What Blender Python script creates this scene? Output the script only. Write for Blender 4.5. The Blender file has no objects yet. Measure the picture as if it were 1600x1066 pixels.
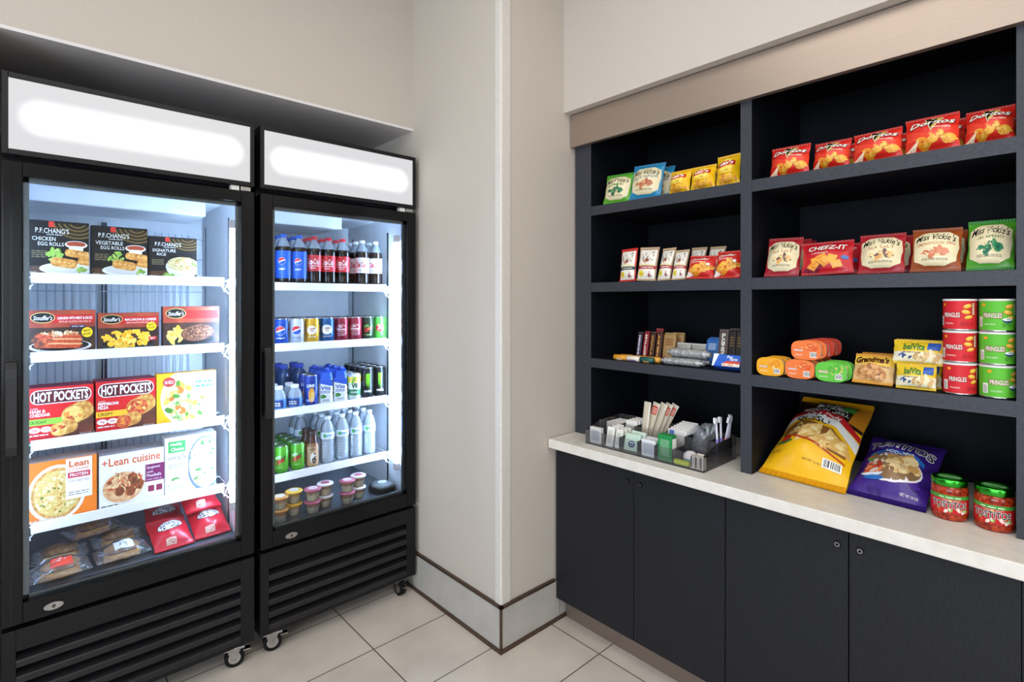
import bpy, bmesh, math, random
from mathutils import Vector, Matrix, Euler, noise
D = bpy.data; SC = bpy.context.scene; COL = SC.collection
PI = math.pi
def R(a): return math.radians(a)

# ------------------------------------------------------------------ camera
EYE = 1.5; FOC = 824.0; HOR = 469.5; FX, FY = 0.677, 0.736   # eye height, focal length in px, horizon row, view direction
cam = D.objects.new('camera', D.cameras.new('camera')); COL.objects.link(cam); SC.camera = cam
cam.location = (0, 0, EYE); cam.rotation_euler = (R(90), 0, -math.atan2(FX, FY))
cam.data.sensor_width = 36; cam.data.lens = FOC / 1600 * 36
cam.data.shift_y = -(533 - HOR) / 1600; cam.data.clip_start = 0.05

# ------------------------------------------------------------------ world, lights, exposure
SC.view_settings.view_transform = 'Standard'; SC.view_settings.look = 'None'
SC.view_settings.gamma = 1; SC.view_settings.exposure = 0.0
SC.cycles.transparent_max_bounces = 24
SC.cycles.max_bounces = 8
SC.cycles.use_denoising = True
w = D.worlds.new('world'); SC.world = w; w.use_nodes = True
bg = w.node_tree.nodes['Background']; bg.inputs[0].default_value = (0.93, 0.96, 1.0, 1); bg.inputs[1].default_value = 0.8
def area(name, loc, size, power, color, rot=(0, 0, 0), spread=180):
    l = D.lights.new(name, 'AREA'); l.shape = 'RECTANGLE'; l.size, l.size_y = size
    l.energy = power; l.color = color; l.spread = R(spread)
    o = D.objects.new(name, l); COL.objects.link(o); o.location = loc; o.rotation_euler = rot; return o
area('ceiling_light', (0.35, 0.75, 3.17), (1.6, 1.2), 16, (1.0, 0.95, 0.88))
area('ceiling_light', (-1.2, -1.0, 3.17), (2.0, 2.0), 37, (1.0, 0.95, 0.88))
area('ceiling_light', (1.0, -1.2, 3.17), (1.4, 1.4), 20, (1.0, 0.95, 0.88))
area('window_daylight', (-1.1, -3.97, 1.55), (1.9, 2.0), 45, (0.88, 0.94, 1.0), (R(90), 0, 0))
area('window_daylight', (-3.97, -0.6, 1.55), (4.2, 2.0), 155, (0.74, 0.86, 1.0), (R(90), 0, R(-90)))  # added fill lamp inside an invented left window, front-lights the shelves

# ------------------------------------------------------------------ pixel -> world on a known plane of the place
def ray(px):
    u = (px - 800) / FOC
    return FY * u + FX, FY - FX * u
def on_x(px, py, X):
    a, b = ray(px); d = X / a; return Vector((X, d * b, EYE - d * (py - HOR) / FOC))
def on_y(px, py, Y):
    a, b = ray(px); d = Y / b; return Vector((d * a, Y, EYE - d * (py - HOR) / FOC))
def on_z(px, py, Z):
    a, b = ray(px); d = (EYE - Z) * FOC / (py - HOR); return Vector((d * a, d * b, Z))
def row_of(p):
    dep = p[0] * FX + p[1] * FY; return HOR + FOC * (EYE - p[2]) / dep

# ------------------------------------------------------------------ materials
def lin(h):
    h = h.lstrip('#'); c = [int(h[i:i + 2], 16) / 255 for i in (0, 2, 4)]
    return tuple(x / 12.92 if x <= 0.04045 else ((x + 0.055) / 1.055) ** 2.4 for x in c) + (1,)
MC = {}
def new_mat(name):
    m = D.materials.new(name); m.use_nodes = True
    return m, m.node_tree.nodes, m.node_tree.links, m.node_tree.nodes['Principled BSDF']
def P(hx, kind='card'):
    """plain printed or painted colour with a finish"""
    k = (hx, kind)
    if k in MC: return MC[k]
    m, n, l, b = new_mat(kind + '_' + hx.strip('#'))
    b.inputs['Base Color'].default_value = lin(hx)
    rough, spec, met = dict(card=(.5, .35, 0), film=(.32, .5, 0), can=(.28, .5, .25), metal=(.25, .5, 1), plastic=(.38, .5, 0), gloss=(.12, .5, 0), matte=(.8, .2, 0))[kind]
    b.inputs['Roughness'].default_value = rough; b.inputs['Specular IOR Level'].default_value = spec; b.inputs['Metallic'].default_value = met
    MC[k] = m; return m
def food(c1, c2, scale=60, c3=None):
    """printed food picture: mottled colours"""
    k = ('food', c1, c2, scale, c3)
    if k in MC: return MC[k]
    m, n, l, b = new_mat('food_print')
    tc = n.new('ShaderNodeTexCoord'); nz = n.new('ShaderNodeTexNoise'); cr = n.new('ShaderNodeValToRGB')
    nz.inputs['Scale'].default_value = scale; nz.inputs['Detail'].default_value = 3
    l.new(tc.outputs['Object'], nz.inputs['Vector']); l.new(nz.outputs['Fac'], cr.inputs['Fac']); l.new(cr.outputs['Color'], b.inputs['Base Color'])
    e = cr.color_ramp.elements; e[0].position = .38; e[0].color = lin(c1); e[1].position = .62; e[1].color = lin(c2)
    if c3: x = cr.color_ramp.elements.new(.5); x.color = lin(c3)
    b.inputs['Roughness'].default_value = .45
    MC[k] = m; return m
def clear(name, tint, refl=1.0, rough=.04, ior=1.45, body=0.0, bodycol=None):
    """clear plastic or glass: see-through with Fresnel reflection; body = share of frosted tint"""
    if name in MC: return MC[name]
    m, n, l, b = new_mat(name); out = n['Material Output']
    tr = n.new('ShaderNodeBsdfTransparent'); tr.inputs[0].default_value = lin(tint)
    gl = n.new('ShaderNodeBsdfGlossy'); gl.inputs['Roughness'].default_value = rough; gl.inputs['Color'].default_value = (refl, refl, refl, 1)
    fr = n.new('ShaderNodeFresnel'); fr.inputs[0].default_value = ior
    mx = n.new('ShaderNodeMixShader'); l.new(fr.outputs[0], mx.inputs[0])
    l.new(mx.outputs[0], out.inputs['Surface']); l.new(gl.outputs[0], mx.inputs[2])
    if body:
        b.inputs['Base Color'].default_value = lin(bodycol or tint); b.inputs['Roughness'].default_value = .3
        m2 = n.new('ShaderNodeMixShader'); m2.inputs[0].default_value = body
        l.new(tr.outputs[0], m2.inputs[1]); l.new(b.outputs[0], m2.inputs[2]); l.new(m2.outputs[0], mx.inputs[1])
    else:
        l.new(tr.outputs[0], mx.inputs[1]); n.remove(b)
    MC[name] = m; return m
def bumpy(m, n, l, b, scale, strength, dist=.002, stretch=(1, 1, 1)):
    tc = n.new('ShaderNodeTexCoord'); mp = n.new('ShaderNodeMapping'); nz = n.new('ShaderNodeTexNoise'); bp = n.new('ShaderNodeBump')
    mp.inputs['Scale'].default_value = stretch; nz.inputs['Scale'].default_value = scale; nz.inputs['Detail'].default_value = 4
    bp.inputs['Strength'].default_value = strength; bp.inputs['Distance'].default_value = dist
    l.new(tc.outputs['Object'], mp.inputs[0]); l.new(mp.outputs[0], nz.inputs['Vector']); l.new(nz.outputs['Fac'], bp.inputs['Height']); l.new(bp.outputs[0], b.inputs['Normal'])
    return nz
def varied(name, c1, c2, scale, rough, stretch=(1, 1, 1), bump=.1, spec=.4, met=0, dist=.002):
    if name in MC: return MC[name]
    m, n, l, b = new_mat(name)
    nz = bumpy(m, n, l, b, scale, bump, dist, stretch); cr = n.new('ShaderNodeValToRGB')
    e = cr.color_ramp.elements; e[0].position = .3; e[0].color = lin(c1); e[1].position = .7; e[1].color = lin(c2)
    l.new(nz.outputs['Fac'], cr.inputs[0]); l.new(cr.outputs[0], b.inputs['Base Color'])
    b.inputs['Roughness'].default_value = rough; b.inputs['Specular IOR Level'].default_value = spec; b.inputs['Metallic'].default_value = met
    MC[name] = m; return m
def emit(name, hx, strength):
    if name in MC: return MC[name]
    m, n, l, b = new_mat(name); b.inputs['Base Color'].default_value = lin('808080')
    b.inputs['Emission Color'].default_value = lin(hx); b.inputs['Emission Strength'].default_value = strength
    MC[name] = m; return m

WALL = varied('woven_wall_covering', 'c0b7ad', 'cac1b7', 90, .75, (1, 1, 14), .12, .25)
CEIL = varied('ceiling_paint', 'e6e2da', 'ecE8e0', 40, .8, bump=.05)
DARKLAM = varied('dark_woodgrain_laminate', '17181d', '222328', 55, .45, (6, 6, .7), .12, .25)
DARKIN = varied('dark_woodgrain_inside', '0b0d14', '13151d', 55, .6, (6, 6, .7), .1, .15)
EDGE = varied('dark_edge_banding', '2d2f37', '393b43', 70, .45, (1, 1, 3), .05, .4)
QUARTZ = varied('cream_quartz', 'dcd6cd', 'e6e1d9', 30, .3, bump=0.02, spec=.45)
TILE = varied('grey_wall_tile', 'aaa6a1', 'b8b4ae', 9, .5, bump=.05)
BRONZE = varied('bronze_trim_metal', '5a4a40', '6e5c50', 120, .35, bump=.05, met=.8)
CHAMP = varied('brushed_champagne_metal', 'a6968a', 'b09f92', 60, .38, (1, .15, 22), .08, .5, .75)
BLK = varied('black_fridge_enamel', '08090c', '0c0d11', 30, .2, bump=.01, spec=.28)
BLK2 = varied('black_fridge_steel', '0e0e12', '141418', 60, .36, bump=.03, spec=.3)
LINER = varied('white_fridge_liner', 'e6ebf0', 'eef2f6', 20, .4, bump=.02)
LOUV = varied('black_louvre_steel', '101014', '17171b', 60, .3, bump=.03, spec=.55)
STEEL = varied('polished_steel', 'a8a8a8', 'c0c0c0', 60, .22, bump=.02, met=1)
WHITE = P('eceae6', 'plastic'); RUBBER = P('141414', 'matte'); SILVER = P('c4c6c8', 'metal')
GLASS = clear('door_glass', 'f8fbfc', .9, .0, 1.22)
ACRYL = clear('clear_acrylic', 'f6f6f7', 1, .03, 1.4, .04, 'd9d7db')
FILM = clear('clear_wrap_film', 'f0f0f2', 1, .12, 1.5, .10, 'e6e8ee')
PET = clear('clear_bottle_plastic', 'f0f6fc', 1, .05, 1.4, .3, 'e4eef8')
SODA = P('1a0b06', 'gloss')

# ------------------------------------------------------------------ mesh gathering
class G:
    def __init__(s): s.v = []; s.f = []; s.m = []; s.s = []; s.mats = []
    def mi(s, m):
        if m not in s.mats: s.mats.append(m)
        return s.mats.index(m)
    def add(s, vs, fs, mat, smooth=False):
        k = len(s.v); s.v += [tuple(v) for v in vs]; i = s.mi(mat)
        for f in fs: s.f.append([k + j for j in f]); s.m.append(i); s.s.append(smooth)
    def box(s, x0, y0, z0, x1, y1, z1, mat, bev=0, mats=None):
        if x0 > x1: x0, x1 = x1, x0
        if y0 > y1: y0, y1 = y1, y0
        if z0 > z1: z0, z1 = z1, z0
        vs = [(x0, y0, z0), (x1, y0, z0), (x1, y1, z0), (x0, y1, z0), (x0, y0, z1), (x1, y0, z1), (x1, y1, z1), (x0, y1, z1)]
        fs = [(3, 2, 1, 0), (4, 5, 6, 7), (0, 1, 5, 4), (1, 2, 6, 5), (2, 3, 7, 6), (3, 0, 4, 7)]
        if bev:
            bm = bmesh.new(); bv = [bm.verts.new(v) for v in vs]
            for f in fs: bm.faces.new([bv[i] for i in f])
            bmesh.ops.bevel(bm, geom=bm.edges[:], offset=bev, segments=2, affect='EDGES', profile=.5)
            bm.verts.index_update()
            s.add([v.co[:] for v in bm.verts], [[v.index for v in f.verts] for f in bm.faces], mat); bm.free()
        elif mats:
            for f, m in zip(fs, mats): s.add([vs[i] for i in f], [(0, 1, 2, 3)], m)   # bottom, top, front, right, back, left
        else: s.add(vs, fs, mat)
    def prism(s, pts, a0, a1, mat, axis='x'):
        """polygon pts in the two other axes, swept from a0 to a1"""
        def mk(p, a): return {'x': (a, p[0], p[1]), 'y': (p[0], a, p[1]), 'z': (p[0], p[1], a)}[axis]
        n = len(pts); area2 = sum(pts[i][0] * pts[(i + 1) % n][1] - pts[(i + 1) % n][0] * pts[i][1] for i in range(n))
        if (area2 > 0) == (axis == 'y'): pts = pts[::-1]        # keep the faces turned outwards
        vs = [mk(p, a0) for p in pts] + [mk(p, a1) for p in pts]
        s.add(vs, [list(range(n))[::-1], list(range(n, 2 * n))] + [(i, (i + 1) % n, n + (i + 1) % n, n + i) for i in range(n)], mat)
    def lathe(s, prof, mat, seg=24, c=(0, 0, 0), smooth=True, cap=True, sx=1, sy=1):
        vs = []; fs = []
        for r, z in prof:
            for i in range(seg):
                a = 2 * PI * i / seg; vs.append((c[0] + sx * r * math.cos(a), c[1] + sy * r * math.sin(a), c[2] + z))
        for k in range(len(prof) - 1):
            for i in range(seg):
                j = (i + 1) % seg; fs.append((k * seg + i, k * seg + j, (k + 1) * seg + j, (k + 1) * seg + i))
        s.add(vs, fs, mat, smooth)
        if cap:
            s.add(vs[:seg], [list(range(seg))[::-1]], mat); s.add(vs[-seg:], [list(range(seg))], mat)
    def tube(s, pts, r, mat, seg=6):
        pts = [Vector(p) for p in pts]; vs = []; fs = []
        for i, p in enumerate(pts):
            d = (pts[min(i + 1, len(pts) - 1)] - pts[max(i - 1, 0)]).normalized()
            a = d.cross(Vector((0, 0, 1)) if abs(d.z) < .9 else Vector((1, 0, 0))).normalized(); b = d.cross(a)
            vs += [p + r * (math.cos(2 * PI * k / seg) * a + math.sin(2 * PI * k / seg) * b) for k in range(seg)]
        for i in range(len(pts) - 1):
            for k in range(seg):
                j = (k + 1) % seg; fs.append((i * seg + k, (i + 1) * seg + k, (i + 1) * seg + j, i * seg + j))
        n = len(vs); fs += [list(range(seg)), list(range(n - seg, n))[::-1]]
        s.add(vs, fs, mat, seg > 6)
    def grid(s, f, ns, nt, mat, smooth=True, flip=False):
        vs = [f(i / ns, j / nt) for j in range(nt + 1) for i in range(ns + 1)]
        fs = []
        for j in range(nt):
            for i in range(ns):
                a = j * (ns + 1) + i; q = (a, a + 1, a + ns + 2, a + ns + 1); fs.append(q[::-1] if flip else q)
        s.add(vs, fs, mat, smooth)
    def mesh(s, name):
        me = D.meshes.new(name); me.from_pydata(s.v, [], s.f)
        for m in s.mats: me.materials.append(m)
        me.polygons.foreach_set('material_index', s.m); me.polygons.foreach_set('use_smooth', s.s); me.update(); return me
    def build(s, name, parent=None, label=None, loc=None):
        o = D.objects.new(name, s.mesh(name)); COL.objects.link(o)
        if parent: o.parent = parent
        if label: o['label'] = label
        if loc: o.location = loc
        return o
def tag(o, label, cat, group=None):
    o['label'] = label; o['category'] = cat
    if group: o['group'] = group
    elif 'group' in o: del o['group']
    return o
def struct(o): o['kind'] = 'structure'; return o
def empty(name, loc, label, cat, group=None):
    o = D.objects.new(name, None); COL.objects.link(o); o.location = loc; o.empty_display_size = .05; return tag(o, label, cat, group)
def copy_tree(o, parent=None):
    c = o.copy(); COL.objects.link(c)
    if parent: c.parent = parent
    for ch in list(o.children): copy_tree(ch, c)
    return c
def settle(o, z, gap=.0006):
    """lift or lower a thing so that its lowest point rests on height z"""
    M = Matrix.LocRotScale(o.location, o.rotation_euler, o.scale)
    lowest = min((M @ v.co).z for q in [o] + list(o.children) if q.type == 'MESH' for v in q.data.vertices)
    o.location.z += z + gap - lowest
class Proto:
    """first use hands out the thing itself, later uses copies of it and its parts"""
    def __init__(s, o): s.o = o; s.used = False
    def put(s, loc, label, cat, group=None, rot=(0, 0, 0), sc=None):
        o = copy_tree(s.o) if s.used else s.o
        s.used = True
        o.location = loc; o.rotation_euler = rot
        if sc: o.scale = sc
        return tag(o, label, cat, group)

# ------------------------------------------------------------------ printing: flat artwork laid on a surface f(s, t, lift)
TC = {}
def text_mesh(body, bold, slant):
    k = (body, bold, slant)
    if k not in TC:
        c = D.curves.new('t', 'FONT'); c.body = body; c.offset = bold; c.shear = slant; c.resolution_u = 2
        o = D.objects.new('t', c); me = D.meshes.new_from_object(o)
        vs = [v.co[:2] for v in me.vertices]; fs = [list(p.vertices) for p in me.polygons]
        xs = [v[0] for v in vs]; ys = [v[1] for v in vs]; x0, x1, y0, y1 = min(xs), max(xs), min(ys), max(ys)
        TC[k] = ([((x - x0) / (x1 - x0), (y - y0) / (y1 - y0)) for x, y in vs], fs)
        D.objects.remove(o); D.curves.remove(c); D.meshes.remove(me)
    return TC[k]
class Art:
    def __init__(s, asp): s.asp = asp; s.sh = []; s.lay = 0.0     # asp = height / width of the printed field
    def put(s, vs, fs, mat, step=1.0): s.lay += step; s.sh.append((vs, fs, mat, s.lay)); return s
    def squash(s, k):
        s.sh = [([(x, y * k) for x, y in v], f, m, q) for v, f, m, q in s.sh]; return s
    def rot(s, vs, c, a):
        if not a: return vs
        ca, sa = math.cos(R(a)), math.sin(R(a)); o = []
        for x, y in vs:
            dx, dy = x - c[0], (y - c[1]) * s.asp; o.append((c[0] + dx * ca - dy * sa, c[1] + (dx * sa + dy * ca) / s.asp))
        return o
    def poly(s, pts, mat, step=1.0): return s.put(pts, [list(range(len(pts)))], mat, step)
    def rect(s, x0, y0, x1, y1, mat, a=0, r=0):
        if r:
            ry = r / s.asp; pts = []
            for cx, cy, b in ((x1 - r, y1 - ry, 0), (x0 + r, y1 - ry, 90), (x0 + r, y0 + ry, 180), (x1 - r, y0 + ry, 270)):
                for k in range(5): t = R(b + k * 22.5); pts.append((cx + r * math.cos(t), cy + ry * math.sin(t)))
        else: pts = [(x0, y0), (x1, y0), (x1, y1), (x0, y1)]
        return s.poly(s.rot(pts, ((x0 + x1) / 2, (y0 + y1) / 2), a), mat)
    def ell(s, cx, cy, rx, ry, mat, a=0, n=24, a0=0, a1=360, step=1.0):
        full = a1 - a0 >= 360; m = n if full else n + 1
        pts = [(cx + rx * math.cos(R(a0 + (a1 - a0) * i / n)), cy + ry * math.sin(R(a0 + (a1 - a0) * i / n))) for i in range(m)]
        return s.poly(s.rot(pts, (cx, cy), a), mat, step)
    def text(s, body, x0, y0, x1, y1, mat, bold=.0, slant=0, a=0, arc=0):
        vs, fs = text_mesh(body, bold, slant)
        q = [(x0 + x * (x1 - x0), y0 + y * (y1 - y0) + arc * (1 - (2 * x - 1) ** 2)) for x, y in vs]
        return s.put(s.rot(q, ((x0 + x1) / 2, (y0 + y1) / 2), a), fs, mat)
    def lines(s, x0, y0, x1, y1, n, mat, fill=.55, seed=1):
        """small print too fine to read: rows of little dashes"""
        rd = random.Random(seed); h = (y1 - y0) / n
        for i in range(n):
            x = x0
            while x < x1 - .01:
                wd = rd.uniform(.03, .09); e = min(x1, x + wd)
                s.put([(x, y0 + i * h), (e, y0 + i * h), (e, y0 + (i + fill) * h), (x, y0 + (i + fill) * h)], [(0, 1, 2, 3)], mat, .02); x = e + .015
        return s
    def blobs(s, cx, cy, rx, ry, n, mats, size, seed=1, el=1.6):
        rd = random.Random(seed)
        for i in range(n):
            a, q = rd.uniform(0, 2 * PI), math.sqrt(rd.random()); z = size * rd.uniform(.6, 1.2); k = rd.uniform(1, el)
            s.ell(cx + rx * q * math.cos(a), cy + ry * q * math.sin(a), z * k, z / k / s.asp, mats[i % len(mats)], rd.uniform(0, 180), 9, step=.25)
        return s
    def code(s, x0, y0, x1, y1, seed=1):
        s.rect(x0, y0, x1, y1, P('f0efe9', 'film')); rd = random.Random(seed); x = x0 + .08 * (x1 - x0); k = P('202020', 'film')
        while x < x1 - .08 * (x1 - x0):
            wd = (x1 - x0) * rd.choice((.03, .05, .08)); s.put([(x, y0 + .15 * (y1 - y0)), (x + wd, y0 + .15 * (y1 - y0)), (x + wd, y1 - .1 * (y1 - y0)), (x, y1 - .1 * (y1 - y0))], [(0, 1, 2, 3)], k, .02); x += wd * 1.9
        return s
    def apply(s, g, f, ns=0, nt=0, l0=.0002, dl=.00005, smooth=False):
        bym = {}
        for vs, fs, mat, lay in s.sh: bym.setdefault(id(mat), (mat, []))[1].append((vs, fs, lay))
        for mat, items in bym.values():
            bm = bmesh.new()
            for vs, fs, lay in items:
                bv = [bm.verts.new((x, y, lay)) for x, y in vs]
                for q in fs:
                    try: bm.faces.new([bv[i] for i in q])
                    except ValueError: pass
            for n, no in ((ns, (1, 0, 0)), (nt, (0, 1, 0))):
                for i in range(1, n):
                    co = (i / n, 0, 0) if no[0] else (0, i / n, 0)
                    bmesh.ops.bisect_plane(bm, geom=bm.verts[:] + bm.edges[:] + bm.faces[:], plane_co=co, plane_no=no, dist=1e-6)
            for co, no in (((0, 0, 0), (-1, 0, 0)), ((1, 0, 0), (1, 0, 0)), ((0, 0, 0), (0, -1, 0)), ((0, 1, 0), (0, 1, 0))):   # trim to the printed field
                if bm.verts: bmesh.ops.bisect_plane(bm, geom=bm.verts[:] + bm.edges[:] + bm.faces[:], plane_co=co, plane_no=no, dist=1e-6, clear_outer=True)
            if ns or nt: bmesh.ops.triangulate(bm, faces=[q for q in bm.faces if len(q.verts) > 4])
            bm.normal_update()
            for q in bm.faces:
                if q.normal.z < 0: q.normal_flip()
            bm.verts.index_update()
            g.add([f(v.co.x, v.co.y, l0 + dl * v.co.z) for v in bm.verts], [[v.index for v in q.verts] for q in bm.faces], mat, smooth); bm.free()

# ------------------------------------------------------------------ package shapes (local: front looks to -y, stands on z = 0)
def carton(name, w, d, h, front, side, art, top=None):
    g = G(); t = top or side
    g.box(-w / 2, 0, 0, w / 2, d, h, side, mats=[side, t, front, side, side, side])
    g.box(-w / 2 + .004, d * .46, h, w / 2 - .004, d * .49, h + .0006, t)            # flap edge on the lid
    if art: art.apply(g, lambda s, t_, l: ((s - .5) * w, -l, t_ * h), dl=.00003)
    return g.build(name)
def bag(name, w, h, dep, base, art, seed=1, seal=None, back=None, pinch=.05, taper=0):
    """pillow bag with crimped seals, puckers and a bulging belly"""
    NS, NT = 14, 18
    def prof(s, t, k=1.0):
        tt = min(1, max(0, (t - .06) / .88))
        b = max(0, math.sin(PI * s)) ** .75 * max(0, math.sin(PI * tt)) ** .6
        e = math.exp(-min(tt, 1 - tt) * 9)
        wob = noise.noise(Vector((s * 3.1 + seed * 7.3, t * 3.1 + k, seed))) * .22 + noise.noise(Vector((s * 8 + seed, t * 6, seed * 3.7 + k))) * .13
        puck = math.sin(s * 31 + seed) * .14 * e
        return dep / 2 * max(.02, b * (1.08 - .2 * t + wob) + puck * b + .03)
    def X(s, t): return (s - .5) * w * (1 - taper * t) * (1 - pinch * math.sin(PI * t) + .012 * math.sin(t * 17 + seed + (3 if s > .5 else 0)))
    def front(s, t, l=0): return (X(s, t), -prof(s, t) - l, t * h)
    def rear(s, t): return (X(s, t), prof(s, t, 2.0) * .75, t * h)
    g = G(); g.grid(front, NS, NT, base); g.grid(rear, NS, NT, back or base, flip=True)
    def facet(s, t, l):                                       # artwork lies on the facets of the front
        i, j = min(NS - 1, max(0, int(s * NS + 1e-5))), min(NT - 1, max(0, int(t * NT + 1e-5))); a, b = s * NS - i, t * NT - j
        p, q, r, u = (Vector(front((i + x) / NS, (j + y) / NT)) for x, y in ((0, 0), (1, 0), (0, 1), (1, 1)))
        v = p * (1 - a) * (1 - b) + q * a * (1 - b) + r * (1 - a) * b + u * a * b; return (v.x, v.y - l, v.z)
    if art: art.apply(g, facet, NS, NT, .0008, .00008, smooth=True)
    ob = g.build(name)
    sm = seal or base
    for nm, t0, t1 in (('top_seal', .94, 1.0), ('bottom_seal', 0.0, .05)):
        q = G(); n = 30
        def zig(sgn):
            def f(s, t): tt = t0 + (t1 - t0) * t; i = round(s * n); return (X(s, tt), sgn * (prof(s, tt) * (1 if sgn < 0 else .75) + .0012 + (.0009 if i % 2 else 0)), tt * h + (.0015 if i % 2 and ((t > .5) == (t1 == 1.0)) and t in (0, 1) and ((t == 1) == (t1 == 1.0)) and t1 == 1.0 else 0))
            return f
        q.grid(zig(-1), n, 1, sm, False); q.grid(zig(1), n, 1, sm, False, True)
        q.build(nm, ob)
    return ob
def cyl_map(r, h, z0=0, span=2 * PI):
    def f(s, t, l): a = (s - .5) * span; return ((r + l) * math.sin(a), -(r + l) * math.cos(a), z0 + t * h)
    return f
CAN_SEG = 28
def can(name, r, h, base, art, lid=True, lidm=None):
    g = G()
    g.lathe([(r * .76, 0), (r * .8, .002), (r, .010), (r, h - .016), (r * .88, h - .003)], base, CAN_SEG)
    if art: art.apply(g, cyl_map(r, h - .028, .011), CAN_SEG, 0, .0003, .00004)
    o = g.build(name)
    q = G(); lm = lidm or SILVER
    q.lathe([(r * .885, h - .004), (r * .9, h - .001), (r * .86, h), (r * .82, h - .004), (0.001, h - .004)], lm, CAN_SEG, cap=False); q.build('lid', o)
    q = G(); q.lathe([(r * .24, 0), (r * .24, .0012), (r * .1, .0016)], lm, 12, (0, -r * .2, h - .0035), sy=1.5); q.build('pull_tab', o)
    return o
def bottle(name, prof_lo, prof_hi, mlo, mhi, capz, capr, caph, capm, lab=None, seg=24):
    """lower profile in mlo, upper in mhi, cap; lab = (r, z0, h, material, art)"""
    g = G(); g.lathe(prof_lo, mlo, seg); g.lathe(prof_hi, mhi, seg)
    o = g.build(name)
    if lab:
        r, z0, lh, lm, art = lab; q = G(); q.lathe([(r, z0), (r, z0 + lh)], lm, seg, cap=False)
        if art: art.apply(q, cyl_map(r, lh, z0), seg, 0, .0003, .00004)
        q.build('wrap_label', o)
    q = G(); pr = [(capr * .96, capz), (capr, capz + .001), (capr, capz + caph - .002), (capr * .88, capz + caph)]
    q.lathe(pr, capm, 18)
    for i in range(18):
        a = 2 * PI * i / 18; q.tube([(capr * math.cos(a), capr * math.sin(a), capz + .002), (capr * math.cos(a), capr * math.sin(a), capz + caph - .003)], .0006, capm, 4)
    q.build('cap', o); return o

# ================================================================== the setting
def sbox(name, *a, **k):
    g = G(); g.box(*a, **k); return struct(g.build(name))
def floor_mat():
    m, n, l, b = new_mat('floor_tile')
    tc = n.new('ShaderNodeTexCoord'); mp = n.new('ShaderNodeMapping'); br = n.new('ShaderNodeTexBrick')
    mp.inputs['Location'].default_value = (-1.097 + 6.9, -2.07 + 6.74, 0)
    br.offset = 0; br.inputs['Scale'].default_value = 1; br.inputs['Brick Width'].default_value = .69; br.inputs['Row Height'].default_value = .337
    br.inputs['Mortar Size'].default_value = .0028; br.inputs['Mortar Smooth'].default_value = .2; br.inputs['Bias'].default_value = 0
    br.inputs['Color1'].default_value = lin('cfc6bd'); br.inputs['Color2'].default_value = lin('d6cdc4'); br.inputs['Mortar'].default_value = lin('5c5147')
    nz = n.new('ShaderNodeTexNoise'); nz.inputs['Scale'].default_value = 3.5; nz.inputs['Detail'].default_value = 5
    cr = n.new('ShaderNodeValToRGB'); cr.color_ramp.elements[0].position = .3; cr.color_ramp.elements[0].color = (.84, .83, .82, 1); cr.color_ramp.elements[1].position = .7; cr.color_ramp.elements[1].color = (1.06, 1.05, 1.03, 1)
    mx = n.new('ShaderNodeMixRGB'); mx.blend_type = 'MULTIPLY'; mx.inputs[0].default_value = 1
    l.new(tc.outputs['Object'], mp.inputs[0]); l.new(mp.outputs[0], br.inputs['Vector']); l.new(tc.outputs['Object'], nz.inputs['Vector'])
    l.new(nz.outputs['Fac'], cr.inputs[0]); l.new(br.outputs['Color'], mx.inputs[1]); l.new(cr.outputs[0], mx.inputs[2]); l.new(mx.outputs[0], b.inputs['Base Color'])
    b.inputs['Roughness'].default_value = .42; b.inputs['Specular IOR Level'].default_value = .35; return m
sbox('floor', -4, -4, -.06, 3.0, 3.2, 0, floor_mat())
sbox('ceiling', -4, -4, 3.2, 3.0, 3.2, 3.3, CEIL)
sbox('wall_back', -4, 3.12, 0, 1.49, 3.2, 3.2, WALL)
sbox('wall_left_upper', -4, 2.389, 2.40, 1.49, 3.12, 3.2, WALL)
sbox('wall_left', -4, 2.389, 0, -.10, 3.12, 2.388, P('4a484c', 'matte'))
sbox('ceiling_alcove', -4, 2.389, 2.388, 1.49, 3.12, 2.40, P('dedadb', 'matte'))
XC, YC = 1.49, 1.688                                        # column corner
g = G(); g.box(XC, YC, 0, 2.62, 3.2, 3.2, WALL, bev=.006); struct(g.build('wall_column'))
sbox('wall_right', 2.52, -4, 0, 2.62, YC, 3.2, WALL)
sbox('wall_right_upper', 1.89, -4, 2.395, 2.52, YC, 3.2, WALL)
sbox('wall_right_end', 1.93, -4, 0, 2.52, .04, 2.395, WALL)
g = G()                                                     # wall behind the camera with two window openings
for x0, x1, z0, z1 in ((-4, -2.1, 0, 3.2), (-.1, 2.62, 0, 3.2), (-2.1, -.1, 0, .5), (-2.1, -.1, 2.6, 3.2)):
    g.box(x0, -4.1, z0, x1, -4, z1, P('8d867c', 'matte'))
struct(g.build('wall_front'))
g = G()
for y0, y1, z0, z1 in ((-4, -2.8, 0, 3.2), (1.6, 2.389, 0, 3.2), (-2.8, 1.6, 0, .5), (-2.8, 1.6, 2.6, 3.2)): g.box(-4.1, y0, z0, -4, y1, z1, P('8d867c', 'matte'))
struct(g.build('wall_far_left'))
fm = P('26262a', 'plastic')
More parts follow.
